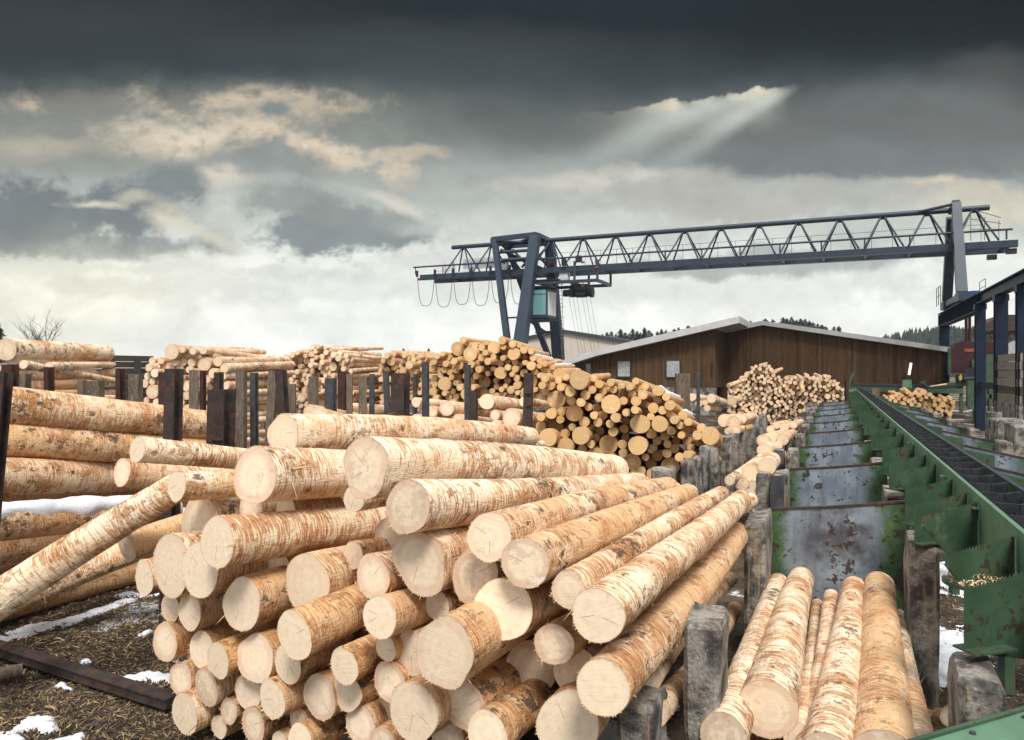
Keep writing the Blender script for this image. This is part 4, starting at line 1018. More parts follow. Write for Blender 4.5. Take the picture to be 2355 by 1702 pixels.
slab('concrete_post', row(.80, 4.15), .22, .52, 1.44, 'nearest right concrete post with pale splintered side, by the green corner cover', GD)
o = MB().box((0, 0, .75), (.19, .012, 1.5)).box((-.09, .05, .75), (.012, .1, 1.5)).box((.09, .05, .75), (.012, .1, 1.5)).build('steel_channel', 'gsteel'); o.location = row(-.86, YK[1] - .92); o.rotation_euler = (0, 0, RZ)
tag(o, 'upright steel channel standing before the left post of the second plate', 'steel channel', 'steel channels at the second plate')
o = MB().box((0, 0, .68), (.19, .012, 1.36)).box((-.09, .05, .68), (.012, .1, 1.36)).box((.09, .05, .68), (.012, .1, 1.36)).build('steel_channel', 'rsteel'); o.location = row(.84, YK[1] - 2.05); o.rotation_euler = (0, 0, RZ)
tag(o, 'rusty framed steel channel on the right post of the second plate', 'steel channel', 'steel channels at the second plate')
# slab wall between the near yellow pile and the slab bin
for i, (px, yt, wpx, dp) in enumerate(((1527, 1075, 47, .42), (1585, 1058, 30, .45), (1604, 1050, 20, .4), (1626, 1027, 30, .45), (1643, 1030, 18, .3), (1659, 1003, 22, .4), (1675, 1003, 16, .3), (1688, 996, 20, .4), (1707, 982, 16, .4), (1730, 962, 30, .5), (1755, 953, 15, .4))):
    Yd = 1.55 * F / (yt - CY); c = P(px, yt, Yd)
    slab('concrete_slab', (c.x, Yd, 0), wpx / F * Yd, dp, c.z, ['broad block lowest left of the slab row, top just above the foreground logs', 'first tall slab right of the broad block', 'thin slab in the first gap', 'second tall slab, pale stripe on its right edge', 'thin slab behind the second tall one',
         'slab at the middle of the row', 'thin dark slab right of the middle', 'slab before the two highest', 'thin slab left of the highest', 'highest broad smooth slab of the slab row', 'last narrow slab at the far end of the row'][i] + (' of the slab row' if i not in (0, 9, 10) else ''), 'upright concrete slabs beside the yellow pile', cat='concrete slab')

# ------------------------------------------------------------------ worn divider plates
U0 = Vector((0, 0, 1))
def plate(name, A_, B_, zb, bow, lab, grp, th=.018):
    A_ = Vector(A_); B_ = Vector(B_); n = 10; vs = []; fs = []; nn = (B_ - A_).cross(Vector((0, 0, 1))).normalized()
    for off in (0, th):
        for i in range(n + 1):
            t = i / n; p = A_.lerp(B_, t) + nn * (off + bow * math.sin(math.pi * t)); z = p.z - .015 * math.sin(math.pi * t)
            for q in range(5): zz = zb + (z - zb) * q / 4; vs.append((p.x, p.y, zz))
    W = 5; h = (n + 1) * W
    for i in range(n):
        for q in range(4):
            a = i * W + q; fs.append((a, a + W, a + W + 1, a + 1)); fs.append((h + a, h + a + 1, h + a + W + 1, h + a + W))
        a = i * W + 4; fs.append((a, a + W, h + a + W, h + a)); a = i * W; fs.append((a, h + a, h + a + W, a + W))
    for a in (0, n * W):
        for q in range(4): fs.append((a + q, a + q + 1, h + a + q + 1, h + a + q))
    v0 = A_ * 1; v0.z = 0
    eg = MB()
    for i in range(n):
        q0, q1 = [A_.lerp(B_, t) + nn * (th / 2 + bow * math.sin(math.pi * t)) - U0 * (.015 * math.sin(math.pi * t)) for t in (i / n, (i + 1) / n)]
        eg.bar(q0 + U0 * .004, q1 + U0 * .004, th + .022, .026)
    eg.v = [v - v0 for v in eg.v]
    o = tag(mesh_obj(name, [Vector(v) - v0 for v in vs], fs, 'plate_stained' if 'blotch' in lab else 'plate', loc=v0, smooth=False), lab, 'divider plate', grp)
    eg.build('top_edge', 'dsteel', o); return o
for k, Yk in enumerate(YK):
    plate('divider_plate', row(-.72, Yk + .05, 1.47), row(.84, Yk - .42, 1.645), .12, .03, '%s worn plate across the left hand bins%s' % (OR[k], ', dark blotch in its grey blue middle' if k == 0 else (', many rust spots' if k == 1 else '')), 'worn plates across the left hand bins')
YR = [6.2, 9.6, 13.1, 16.6, 20.2, 23.9, 27.4, 31]
for k, Yk in enumerate(YR):
    plate('divider_plate', row(1.95, Yk + .75, 1.80), row(3.62, Yk, 1.49), .15, -.05, '%s plate right of the chain conveyor, sloping down to the right' % OR[k], 'plates right of the chain conveyor')
    slab('concrete_post', row(3.80, Yk), .26, .8, 1.50, 'white topped post at the outer end of the %s right hand plate' % OR[k], 'outer posts of the right hand bins')
for i, (px, yt, wpx, Yd, dp) in enumerate(((2285, 948, 28, 25.5, .5), (2315, 963, 58, 23.5, 1.6), (2350, 974, 50, 21.5, 1.4))):
    c = P(px, yt, Yd); slab('concrete_block', (c.x, Yd, 0), wpx / F * Yd, dp, c.z, ['slim upright block left of the two big ones at the right edge', 'big block with bright rim under the timber wall', 'rounded big block cut by the right edge of the picture'][i], 'concrete blocks at the right edge', cat='concrete block')

# ------------------------------------------------------------------ chain conveyor
cv = empty('chain_conveyor', row(1.5, 6), RZ, 'long green chain conveyor running to the brown hall, black flights on a dark bed', 'conveyor')
bpy.context.view_layer.update()
cvi = Matrix.Translation(cv.location) @ Matrix.Rotation(RZ, 4, 'Z'); cvi = cvi.inverted()
def cbuild(mb, name, m, parent=cv, lab=None):
    mb.v = [cvi @ v for v in mb.v]; o = mb.build(name, m, parent)
    if lab: o['label'] = lab
    return o
def strip(X0, Ya, Yb, z0, z1, t):      # a vertical sheet along the row
    a = row(X0, Ya, (z0 + z1) / 2); b = row(X0, Yb, (z0 + z1) / 2); return MB().bar(a, b, t, z1 - z0)
Y0c, Y1c = 2.9, 45
cbuild(strip(1.28, Y0c, Y1c, 1.42, 1.99, .02), 'side_wall', 'cover')
cbuild(strip(1.285, Y0c, Y1c, 1.992, 2.008, .035), 'rim', 'cover')
cbuild(strip(1.72, Y0c, Y1c, 1.42, 1.99, .02), 'side_wall', 'green')
cbuild(strip(1.735, Y0c, Y1c, 1.992, 2.01, .05), 'rim', 'black')
cbuild(MB().bar(row(1.5, Y0c, 1.85), row(1.5, Y1c, 1.85), .375, .03), 'bed', 'black')
cbuild(MB().bar(row(1.5, Y0c, 1.885), row(1.5, Y1c, 1.885), .05, .03), 'chain', 'black')
k = 0; y = 3.3
while y < 44.5 and k < 78:
    mb = MB(); a = row(1.325, y + .10, 0); m_ = row(1.5, y, 0); b = row(1.675, y + .10, 0)
    for p, q in ((a, m_), (m_, b)): mb.bar(p + Vector((0, 0, 1.945)), q + Vector((0, 0, 1.945)), .018, .135)
    mb.box(m_ + Vector((0, .03, 1.915)), (.07, .07, .05))
    cbuild(mb, 'flight', 'black'); y += .535; k += 1
for i in range(14): 
    yy_ = 4.0 + i * 3.1; mb = MB(); mb.bar(row(1.34, yy_, 0), row(1.34, yy_, 1.45), .1, .1); mb.bar(row(1.66, yy_, 0), row(1.66, yy_, 1.45), .1, .1); mb.bar(row(1.3, yy_, 1.36), row(1.7, yy_, 1.36), .1, .1); cbuild(mb, 'support_frame', 'green')
for i in range(16):
    yy_ = 4.55 + i * 1.9; mb = MB(); mb.box(row(1.245, yy_, 1.90), (.07, .13, .012), RZ); mb.box(row(1.262, yy_, 1.85), (.012, .13, .1), RZ); cbuild(mb, 'bracket', 'cover')
def fin(Y_, shape, side=1):
    XL, XR = (.74, 1.255) if side == 1 else (2.35, 1.76)
    zL, zR = 1.86, 1.96; L_ = row(XL, Y_, 0); R_ = row(XR, Y_ + .10 + (.05 if side == 1 else .1), 0)
    n = 22; top = []
    for i in range(n + 1):
        t = i / n; top.append((t, zL + (zR - zL) * t)); 
        if i < n: top.append((t + .6 / n, zL + (zR - zL) * t - .020))
    poly = top + ([(1, 1.38), (0, 1.50)] if shape == 'rect' else [(1, 1.15), (.72, 1.36), (.03, 1.78)])
    pts = [L_.lerp(R_, t) + Vector((0, 0, z)) for t, z in poly]
    mb = MB().prism(pts, RD * .012)
    if shape != 'rect':   # folded back flange of the hopper plate
        a = L_.lerp(R_, .03) + Vector((0, 0, 1.78)); b = L_.lerp(R_, .72) + Vector((0, 0, 1.36)); mb.bar(a, b, .012, .05, up=RD)
    else: mb.bar(L_ + Vector((0, 0, 1.506)), L_.lerp(R_, .5) + Vector((0, 0, 1.506)), .16, .012)
    cbuild(mb, 'comb_fin', 'green')
for Yf_ in (4.2, 6.8, 7.66, 9.9): fin(Yf_, 'rect')
for Yf_ in (4.98, 6.3, 8.9): fin(Yf_, 'hopper')
for k in range(9):
    fin(11.3 + k * 3.45, 'rect'); fin(13.1 + k * 3.45, 'hopper')
for k in range(12): fin(5.6 + k * 2.6, 'rect', -1)
mb = MB(); mb.tube(row(1.0, 5.05, 1.63), row(1.0, 5.05, 1.655), .23, n=20); cbuild(mb, 'chip_shelf', 'green', lab='small shelf heaped with pale wood chips on the second fin')
mb = MB(); mb.box(row(1.03, 6.95, 1.80), (.28, .12, .02), RZ + .3); mb.box(row(1.03, 6.90, 1.77), (.28, .01, .06), RZ + .3); cbuild(mb, 'shelf', 'postwood')
debris('wood_chips', 900, lambda k_: (lambda r, a: tuple(row(1.0, 5.05, 1.662 + .05 * (1 - r / .22) * k_.uniform()) + Vector((math.cos(a) * r, math.sin(a) * r, 0))))(.21 * math.sqrt(k_.uniform()), k_.uniform(0, 6.28)), ('fibre', 'chip_light', .3), 'heap of pale wood chips lying on the round green shelf', .01, .045)
# near corner: cover sheet and curved tub
cc = empty('corner_cover', P(2250, 1660, 2.5), 0, 'light green bolted steel cover in the lower right corner of the picture', 'machine cover')
z0 = 1.95; a = gpt(2098, 1702, z0); b = gpt(2360, 1626, z0); d = (b - a).normalized(); nrm = Vector((d.y, -d.x, 0))
pa = a - d * .3; pb = b + d * .7; org = Vector(cc.location)
mb = MB(); mb.prism([pa - org, pb - org, pb + nrm * .9 - org, pa + nrm * .9 - org], (0, 0, -.008)); mb.bar(pa - org + Vector((0, 0, -.045)), pb - org + Vector((0, 0, -.045)), .008, .075); mb.build('cover_sheet', 'cover', cc)
mb = MB(); mb.bar(pa - org + nrm * .012 + Vector((0, 0, .004)), pb - org + nrm * .012 + Vector((0, 0, .004)), .016, .012)
mb.build('folded_edge', 'green', cc)
for t in (.36, .62, .86, 1.1):
    p = pa + d * (t * 1.0 + .15) + nrm * .05; mb = MB(); mb.tube(p - org, p - org + Vector((0, 0, .008)), .010, n=6); mb.build('bolt', 'gsteel', cc)
tb = empty('chute_tub', row(1.06, 3.45, 1.4), RZ, 'green angular chute with a rusty dark opening at the right edge', 'chute')
mb = MB(); 
oc_ = [(.0, -.34), (.16, -.40), (.30, -.22), (.30, .25), (.2, .42), (.0, .42)]
mb.prism([(x, -.02, z) for x, z in oc_], (0, .42, 0)); mb.build('tub_body', 'green', tb)
mb = MB()
for (x0, z0_), (x1, z1_) in zip(oc_[:-1], oc_[1:]): mb.bar((x0, -.03, z0_), (x1, -.03, z1_), .03, .03, up=(0, 1, 0))
mb.build('tub_rim', 'rsteel', tb)

# ------------------------------------------------------------------ things lying on the ground, left
a = gpt(-20, 1483, .08); b = gpt(396, 1612, .08); a.z = b.z = .06
mb = MB(); d = (b - a); 
for sgn in (0,):
    mb.bar(Vector((0, 0, 0)), d, .15, .015, up=(0, 0, 1)); mb.bar(Vector((0, 0, -.08)), d + Vector((0, 0, -.08)), .15, .015); mb.bar(Vector((0, 0, -.04)), d + Vector((0, 0, -.04)), .12, .065)
for v in mb.v: v.z += .02
o = mb.build('ground_beam', 'dsteel'); o.location = a + Vector((0, 0, .03)); tag(o, 'long dark steel beam lying on the mud from the left edge to the log pile', 'beam')
a = gpt(-40, 1560, .05); b = gpt(52, 1543, .05); o = MB().tube((0, 0, 0), b - a, .075, .065, n=12).build('timber_stub', 'postwood'); o.location = (a.x, a.y, .06); tag(o, 'short grey timber stub on the mud in front of the dark beam', 'timber')

# ------------------------------------------------------------------ gantry crane
OC = Vector((27.07, 45, 0)); TD = Vector((-.917, .3987, 0))
def cr(t, s, z): return OC + TD * t + RD * s + Vector((0, 0, z))
CN = empty('gantry_crane', OC, 0, 'long blue grey gantry crane spanning the yard, with a triangular tube truss on four legs', 'crane')
def kbuild(mb, name, m='crane', parent=CN, lab=None):
    mb.v = [v - OC for v in mb.v]; o = mb.build(name, m, parent)
    if parent is not CN: pass
    if lab: o['label'] = lab
    return o
ZB, ZT = 10.45, 12.85
for s in (-1.15, 1.15):
    mb = MB(); mb.bar(cr(-2.9, s, ZB), cr(36.9, s, ZB), .30, .36); mb.bar(cr(-2.9, s, ZB - .20), cr(36.9, s, ZB - .20), .44, .04); kbuild(mb, 'girder')
mb = MB(); mb.tube(cr(-1.7, 0, ZT), cr(34.7, 0, ZT), .17, n=12); kbuild(mb, 'top_chord')
nodes = [-.9 + 2.47 * i for i in range(15)]
for i, t in enumerate(nodes):
    if 27.2 < t < 30: continue
    for dt in (-1.16, 1.16):
        for s in (-1.1, 1.1): kbuild(MB().tube(cr(t + (.12 if dt > 0 else -.12), s * .05, ZT - .12), cr(t + dt * .93, s, ZB + .25), .06, n=7), 'brace')
    kbuild(MB().box(cr(t, 0, ZT - .14), (.42, .05, .26), math.atan2(TD.y, TD.x)), 'gusset')
for i in range(16):
    t = -2.4 + 2.47 * i; kbuild(MB().bar(cr(t, -1.1, ZB - .1), cr(t, 1.1, ZB - .1), .16, .16), 'cross_tie')
mb = MB()
for i in range(15): t = -2.4 + 2.47 * i; mb.bar(cr(t, -1.1, ZB - .1), cr(t + 2.47, 1.1, ZB - .1), .06, .06)
kbuild(mb, 'wind_brace')
mb = MB(); mb.tube(cr(-2.6, -1.45, ZB + .78), cr(37.4, -1.45, ZB + .78), .065, n=8)
for i in range(17): mb.bar(cr(-2.3 + 2.47 * i, -1.45, ZB + .2), cr(-2.3 + 2.47 * i, -1.45, ZB + .78), .07, .07)
kbuild(mb, 'cable_rail')
mb = MB()
for z in (1.25, 1.65): mb.tube(cr(-1.5, 1.5, ZB + z), cr(27, 1.5, ZB + z), .014, n=4)
for i in range(24): mb.tube(cr(-1.5 + i * 1.22, 1.5, ZB + .2), cr(-1.5 + i * 1.22, 1.5, ZB + 1.65), .014, n=4)
kbuild(mb, 'walkway_railing')
# right legs on the runway
mb = MB(); mb.bar(cr(.1, -2.7, 7.55), cr(.15, -.9, ZT + .2), .56, .48, up=RD, w2=.48, h2=.5); kbuild(mb, 'leg'); 
mb = MB(); mb.bar(cr(.1, 3.4, 7.55), cr(.15, .9, ZT - .3), .55, .5, up=RD); kbuild(mb, 'leg')
mb = MB(); mb.bar(cr(.15, -.9, ZT + .28), cr(.15, .9, ZT + .05), .4, .3); mb.tube(cr(2.3, 0, ZT), cr(.2, -.9, ZT + .2), .09); mb.tube(cr(.15, -.8, ZT - .4), cr(.15, .9, ZB), .13); mb.tube(cr(.15, .8, ZT - .6), cr(.15, -.9, ZB), .11); kbuild(mb, 'leg_head')
mb = MB(); mb.box(cr(.1, -2.9, 7.28), (.6, 1.6, .5), RZ); mb.box(cr(.1, 3.4, 7.28), (.6, 1.5, .5), RZ); mb.bar(cr(.1, -2.9, 7.35), cr(.1, 3.4, 7.35), .35, .35); kbuild(mb, 'bogie')
kbuild(MB().box(cr(-.55, -2.6, 7.45), (.5, .6, .35), RZ), 'drive_motor', 'bluepaint')
mb = MB()
for s, t in ((-3.7, -.9), (-1.9, -.9)):
    mb.tube(cr(t, s, 7.3), cr(t, s, 8.2), .02, n=4)
mb.tube(cr(-.9, -3.7, 8.2), cr(-.9, -1.9, 8.2), .02, n=4); mb.tube(cr(-.9, -3.7, 7.8), cr(-.9, -1.9, 7.8), .02, n=4)
for s in (2.2, 3.2, 4.2): mb.tube(cr(.6, s, 7.3), cr(.6, s, 8.5), .025, n=4)
for z in (7.9, 8.5): mb.tube(cr(.6, 2.2, z), cr(.6, 4.2, z), .025, n=4)
kbuild(mb, 'bogie_railing')
mb = MB()
for z in (.9, 1.5, 2.1): mb.tube(cr(-.5, -1.6, ZB + z), cr(-2.0, -1.6, ZB + z * .55 + .3), .02, n=4)
for t in (-.5, -1.2, -1.9): mb.tube(cr(t, -1.6, ZB + .2), cr(t, -1.6, ZB + 1.9 + t * .3), .02, n=4)
kbuild(mb, 'platform_railing')
kbuild(MB().box(cr(-2.6, -1.1, ZB - .45), (.5, .3, .3), RZ), 'end_stop', 'crane_dark'); kbuild(MB().box(cr(-2.0, 1.1, ZB - .45), (.5, .3, .3), RZ), 'end_stop', 'crane_dark')
# left legs: two A-frames joined by a head frame
for (ta, tb_, s0, s1, r0, r1_) in ((27.0, 27.75, -1.5, -4.0, .40, .56), (30.3, 27.55, -1.5, -4.0, .24, .26), (27.0, 27.0, 1.5, 4.2, .40, .52), (30.6, 26.8, 1.5, 4.2, .24, .24)):
    zb = 0.9; kbuild(MB().bar(cr(tb_, s1, zb), cr(ta, s0, ZT + .1), r1_ * 1.7, r1_ * 1.5, up=RD, w2=r0 * 1.7, h2=r0 * 1.5), 'leg')
mb = MB(); mb.bar(cr(26.9, -1.5, ZT + .22), cr(30.5, -1.5, ZT + .1), .32, .34); mb.bar(cr(26.9, -1.5, ZT + .2), cr(26.9, 1.6, ZT + .2), .32, .3); mb.bar(cr(30.5, -1.5, ZT + .05), cr(30.5, 1.6, ZT + .05), .32, .3); mb.bar(cr(26.9, 1.6, ZT + .05), cr(30.5, 1.6, ZT + .05), .3, .3)
mb.tube(cr(26.9, -1.5, ZT + .1), cr(30.5, 1.6, ZT + .1), .12); mb.tube(cr(30.5, -1.5, ZT), cr(26.9, 1.6, ZT), .12); kbuild(mb, 'head_frame')
mb = MB()
for z, a0, a1 in ((ZT - .95, 27.05, 29.9), (ZB + .85, 27.15, 29.4)):
    mb.tube(cr(a0, -1.75, z), cr(a1 + .2, -1.75, z), .12)
mb.tube(cr(27.1, -1.9, ZB + 1.5), cr(27.1, 1.8, ZB + .6), .11); mb.tube(cr(29.6, -1.9, ZB + 1.6), cr(27.6, 1.8, ZB + .5), .11); mb.tube(cr(27.3, 1.7, ZT - .2), cr(29.3, 1.8, ZB + .3), .1); mb.tube(cr(30.2, 1.7, ZT - .2), cr(28.4, 1.8, ZB + .3), .1); mb.tube(cr(26.9, 0, ZT), cr(28.2, -1.2, ZB + .3), .09); mb.tube(cr(30.4, 0, ZT), cr(29.2, 1.2, ZB + .3), .09)
mb.tube(cr(27.3, 1.7, ZT - 1.1), cr(30.0, 1.7, ZT - 1.1), .1); mb.tube(cr(27.3, 1.7, ZT - 1.9), cr(30.0, 1.7, ZT - 1.9), .1)
kbuild(mb, 'leg_bracing')
kbuild(MB().bar(cr(27.35, -2.9, 6.9), cr(28.9, -2.8, 6.9), .12, .12), 'leg_tie'); kbuild(MB().tube(cr(27.2, 2.6, 6.1), cr(28.6, 2.6, 6.1), .1), 'leg_tie')
mb = MB(); mb.box(cr(27.5, -4.2, .5), (.7, 2.2, .8), RZ); mb.box(cr(26.9, 4.3, .5), (.7, 2.2, .8), RZ); mb.bar(cr(27.5, -4, .7), cr(26.9, 4.3, .7), .4, .5); kbuild(mb, 'ground_bogie')
mb = MB()
for sg in (-.14, .14): mb.tube(cr(26.35 + sg, 2.7, 4.0), cr(26.35 + sg, 1.9, ZB + .5), .02, n=4)
for i in range(22): z = 4.1 + i * .32; s = 2.7 - .8 * (z - 4) / 7; mb.tube(cr(26.2, s, z), cr(26.5, s, z), .015, n=4)
for i in range(8): z = 4.6 + i * .85; s = 2.7 - .8 * (z - 4) / 7; mb.path([cr(26.2, s, z), cr(26.0, s - .3, z), cr(26.2, s - .5, z), cr(26.5, s - .5, z), cr(26.7, s - .3, z), cr(26.5, s, z)], .012, n=4)
kbuild(mb, 'ladder')
# cab
cab = MB(); c0 = cr(26.9, -.6, 0); cab.box(c0 + Vector((0, 0, 8.0)), (1.75, 1.9, 2.15), RZ); cab.prism([cr(25.9, -1.7, 9.15), cr(27.9, -1.7, 9.15), cr(27.9, .5, 9.15), cr(25.9, .5, 9.15)], (0, 0, .12)); cabo = kbuild(cab, 'cab')
def cpane(t0, t1, z0, z1, s, name, m): return kbuild(MB().bar(cr(t0, s, (z0 + z1) / 2), cr(t1, s, (z0 + z1) / 2), .03, z1 - z0), name, m, cabo)
cpane(26.15, 27.15, 7.15, 8.62, -1.57, 'window', 'glass'); cpane(26.15, 27.15, 8.68, 8.98, -1.57, 'window', 'glass')
kbuild(MB().bar(cr(26.01, -1.45, 8.0), cr(26.01, .2, 8.0), .03, 1.75), 'door', 'white', cabo)
cpane(27.3, 27.6, 8.35, 8.95, -1.6, 'air_unit', 'crane_dark')
mb = MB(); mb.box(cr(26.9, -.6, 6.78), (2.3, 2.3, .1), RZ); mb.tube(cr(27.6, -1.0, 6.7), cr(27.1, 1.0, 6.0), .08); kbuild(mb, 'cab_platform', 'crane_dark')
mb = MB(); mb.box(cr(26.4, -.9, 9.65), (2.6, 1.9, .1), RZ)
for t in (25.2, 26, 26.8, 27.6): mb.tube(cr(t, -1.8, 9.65), cr(t, -1.8, 10.1), .02, n=4)
mb.tube(cr(25.2, -1.8, 10.1), cr(27.6, -1.8, 10.1), .02, n=4); mb.bar(cr(26.1, -.6, 9.7), cr(26.1, -.6, 11.4), .5, .7); kbuild(mb, 'access_platform', 'crane_dark')
kbuild(MB().box(cr(24.9, -1.0, 9.95), (.65, .5, .75), RZ), 'switch_cabinet', 'white')
# cabinets and sheets on the left overhang
for i, (t0, t1, z0, z1, s, m, lab) in enumerate(((35.75, 36.8, 10.75, 12.0, .9, 'white', 'stacked white switch boxes at the left tip of the crane'), (35.05, 35.65, 10.75, 11.85, .9, 'white', 'narrow white switch box beside the stacked ones'), (31.2, 34.2, 11.2, 12.05, .95, 'white', 'large white cover sheet on the crane overhang'), (30.3, 31.2, 10.8, 11.55, .95, 'pane', 'light grey mesh panel on the crane overhang'), (33.0, 34.6, 10.75, 10.95, .6, 'white', 'low white box on the girder'))):
    mb = MB(); a = cr(t0, s, (z0 + z1) / 2); b = cr(t1, s, (z0 + z1) / 2); mb.bar(a, b, .5 if i != 2 else .12, z1 - z0)
    if i < 2:
        for zz in (z0 + .42, z0 + .84): mb.bar(cr(t0, s - .255, zz), cr(t1, s - .255, zz), .03, .03)
    kbuild(mb, 'cabinet', m, lab=lab)
kbuild(MB().box(cr(37.0, -1.2, ZB - .15), (.25, .2, .18), RZ), 'buffer', 'red')
# festoon cable loops
for i in range(7):
    t0 = 37.0 - i * 1.6; t1 = t0 - 1.5; mb = MB(); pts = []
    if t1 < 26.5: break
    for q in range(15):
        u = q / 14; pts.append(cr(t0 + (t1 - t0) * u, -1.5, ZB - .1 - 2.35 * (1 - (2 * u - 1) ** 4) ** .8 * (1.0 if i % 2 else .94)))
    mb.path(pts, .022, n=5); mb.box(cr(t0 + .05, -1.48, ZB + .25), (.16, .12, .5), RZ); kbuild(mb, 'festoon_cable', 'crane_dark')
# trolley
TR = empty('crane_trolley', cr(23.3, 0, 9.5), 0, 'black hoist trolley hanging under the crane girder with steel ropes', 'hoist trolley')
TRo = Vector(TR.location)
def tbuild(mb, name, m, lab=None):
    mb.v = [v - TRo for v in mb.v]; return mb.build(name, m, TR)
mb = MB()
for s in (-1.7, 1.7): mb.bar(cr(22.2, s, 9.45), cr(26.8, s, 9.45), .2, .22)
for t in (22.2, 24.3, 26.6): mb.bar(cr(t, -1.7, 9.45), cr(t, 1.7, 9.45), .18, .2)
for t in (22.2, 23.9):
    for s in (-1.7, 1.7): mb.bar(cr(t, s, 9.4), cr(t, s, 10.9), .16, .2)
mb.bar(cr(22.2, -1.7, 10.3), cr(25.5, -1.7, 10.2), .1, .12); tbuild(mb, 'frame', 'crane')
mb = MB(); mb.box(cr(23.7, -1.3, 11.1), (.4, .4, .45), RZ); mb.box(cr(25.7, -1.3, 11.0), (.5, .35, .3), RZ); mb.box(cr(24.8, -1.4, 10.9), (.3, .3, .5), RZ); tbuild(mb, 'travel_motor', 'crane_dark')
for t in (22.2, 23.2, 26.9): tbuild(MB().box(cr(t, -1.9, 10.75 if t > 22.5 else 10.35), (.22, .12, .12), RZ), 'buffer', 'red')
mb = MB(); mb.tube(cr(22.9, -.6, 8.75), cr(24.6, -.6, 8.75), .33, n=14); mb.box(cr(23.8, -.4, 9.1), (1.3, 1.2, .45), RZ); mb.tube(cr(22.75, -.9, 8.7), cr(22.95, -.9, 8.7), .38, n=12); mb.tube(cr(23.2, -1.1, 8.55), cr(23.9, -1.1, 8.55), .22, n=12); mb.box(cr(24.4, -.9, 8.7), (.35, .6, .5), RZ); mb.tube(cr(24.75, -.6, 8.75), cr(25.1, -.6, 8.75), .26, n=12)
tbuild(mb, 'hoist_drum', 'crane_dark')
tbuild(MB().tube(cr(23.35, -1.4, 9.2), cr(23.35, -1.45, 9.2), .13, n=10), 'pulley_cover', 'chip_light')
for i, (t0, t1) in enumerate(((24.6, 23.6), (24.3, 23.4), (24.0, 23.2), (23.6, 22.7), (23.3, 22.5), (23.0, 22.2))): tbuild(MB().tube(cr(t0, -.9, 8.5), cr(t1, -.9 + .1 * i, 3.2), .010, n=4), 'hoist_rope', 'gsteel')

# ------------------------------------------------------------------ crane runway
RW = empty('crane_runway', row(7.5, 33), 0, 'navy steel runway on columns at the right edge, carrying the crane rail', 'crane runway'); RWo = Vector(RW.location)
def rbuild(mb, name, m='runway'): mb.v = [v - RWo for v in mb.v]; return mb.build(name, m, RW)
zr = 7.0
mb = MB(); a, b = row(7.5, 51.3, 0), row(7.5, 37.8, 0); U = Vector((0, 0, 1))
mb.bar(a + U * (zr - .03), b + U * (zr - .03), .5, .05); mb.bar(a + U * (zr - .88), b + U * (zr - .88), .5, .04); mb.bar(a + U * (zr - .46), b + U * (zr - .46), .03, .80)
n = 13
for i in range(n + 1): p = a.lerp(b, i / n); mb.box(p + U * (zr - .46), (.46, .02, .78), RZ)
rbuild(mb, 'girder')
mb = MB(); b2 = row(7.5, 20, 0); mb.bar(b + U * (zr - .03), b2 + U * (zr - .03), .42, .04); mb.bar(b + U * (zr - .50), b2 + U * (zr - .50), .42, .04); mb.bar(b + U * (zr - .27), b2 + U * (zr - .27), .03, .43); rbuild(mb, 'girder')
mb = MB(); mb.bar(a + U * (zr + .045), b2 + U * (zr + .045), .09, .10); rbuild(mb, 'rail', 'gsteel')
for Yc, w in ((50.2, .55), (37.9, .44), (33.2, .48), (29.3, .44), (25.4, .44)):
    base = row(7.5, Yc, 0); mb = MB(); zt = zr - (.9 if Yc > 45 else .52)
    mb.box(base + RN * -.0 + RD * (-w / 2) + U * zt / 2, (w, .03, zt), RZ); mb.box(base + RD * (w / 2) + U * zt / 2, (w, .03, zt), RZ); mb.box(base + U * zt / 2, (.03, w - .03, zt - .01), RZ)
    mb.box(base + U * (zt - .15), (w + .08, w + .06, .28), RZ); rbuild(mb, 'column')
mb = MB(); mb.bar(row(7.5, 37.9, 2.35), row(7.5, 33.2, 2.35), .15, .3); rbuild(mb, 'tie_beam')

# timber wall between the columns
a = row(7.35, 33.6, 0); b = row(7.35, 29.0, 0); L_ = (b - a).length
tw = empty('timber_wall', a, math.atan2(b.y - a.y, b.x - a.x), 'weathered plank wall over a concrete base between the navy columns', 'wall')
for i, z in enumerate((1.75, 2.09, 2.43, 2.77, 3.11, 3.45)): MB().box((L_ / 2, (i % 2) * .02, z + .165), (L_, .08, .32)).build('plank', 'planks' if i not in (1,) else 'dplanks', tw)
MB().box((L_ / 2, 0, .87), (L_, .14, 1.72)).build('base_panel', 'concrete', tw)

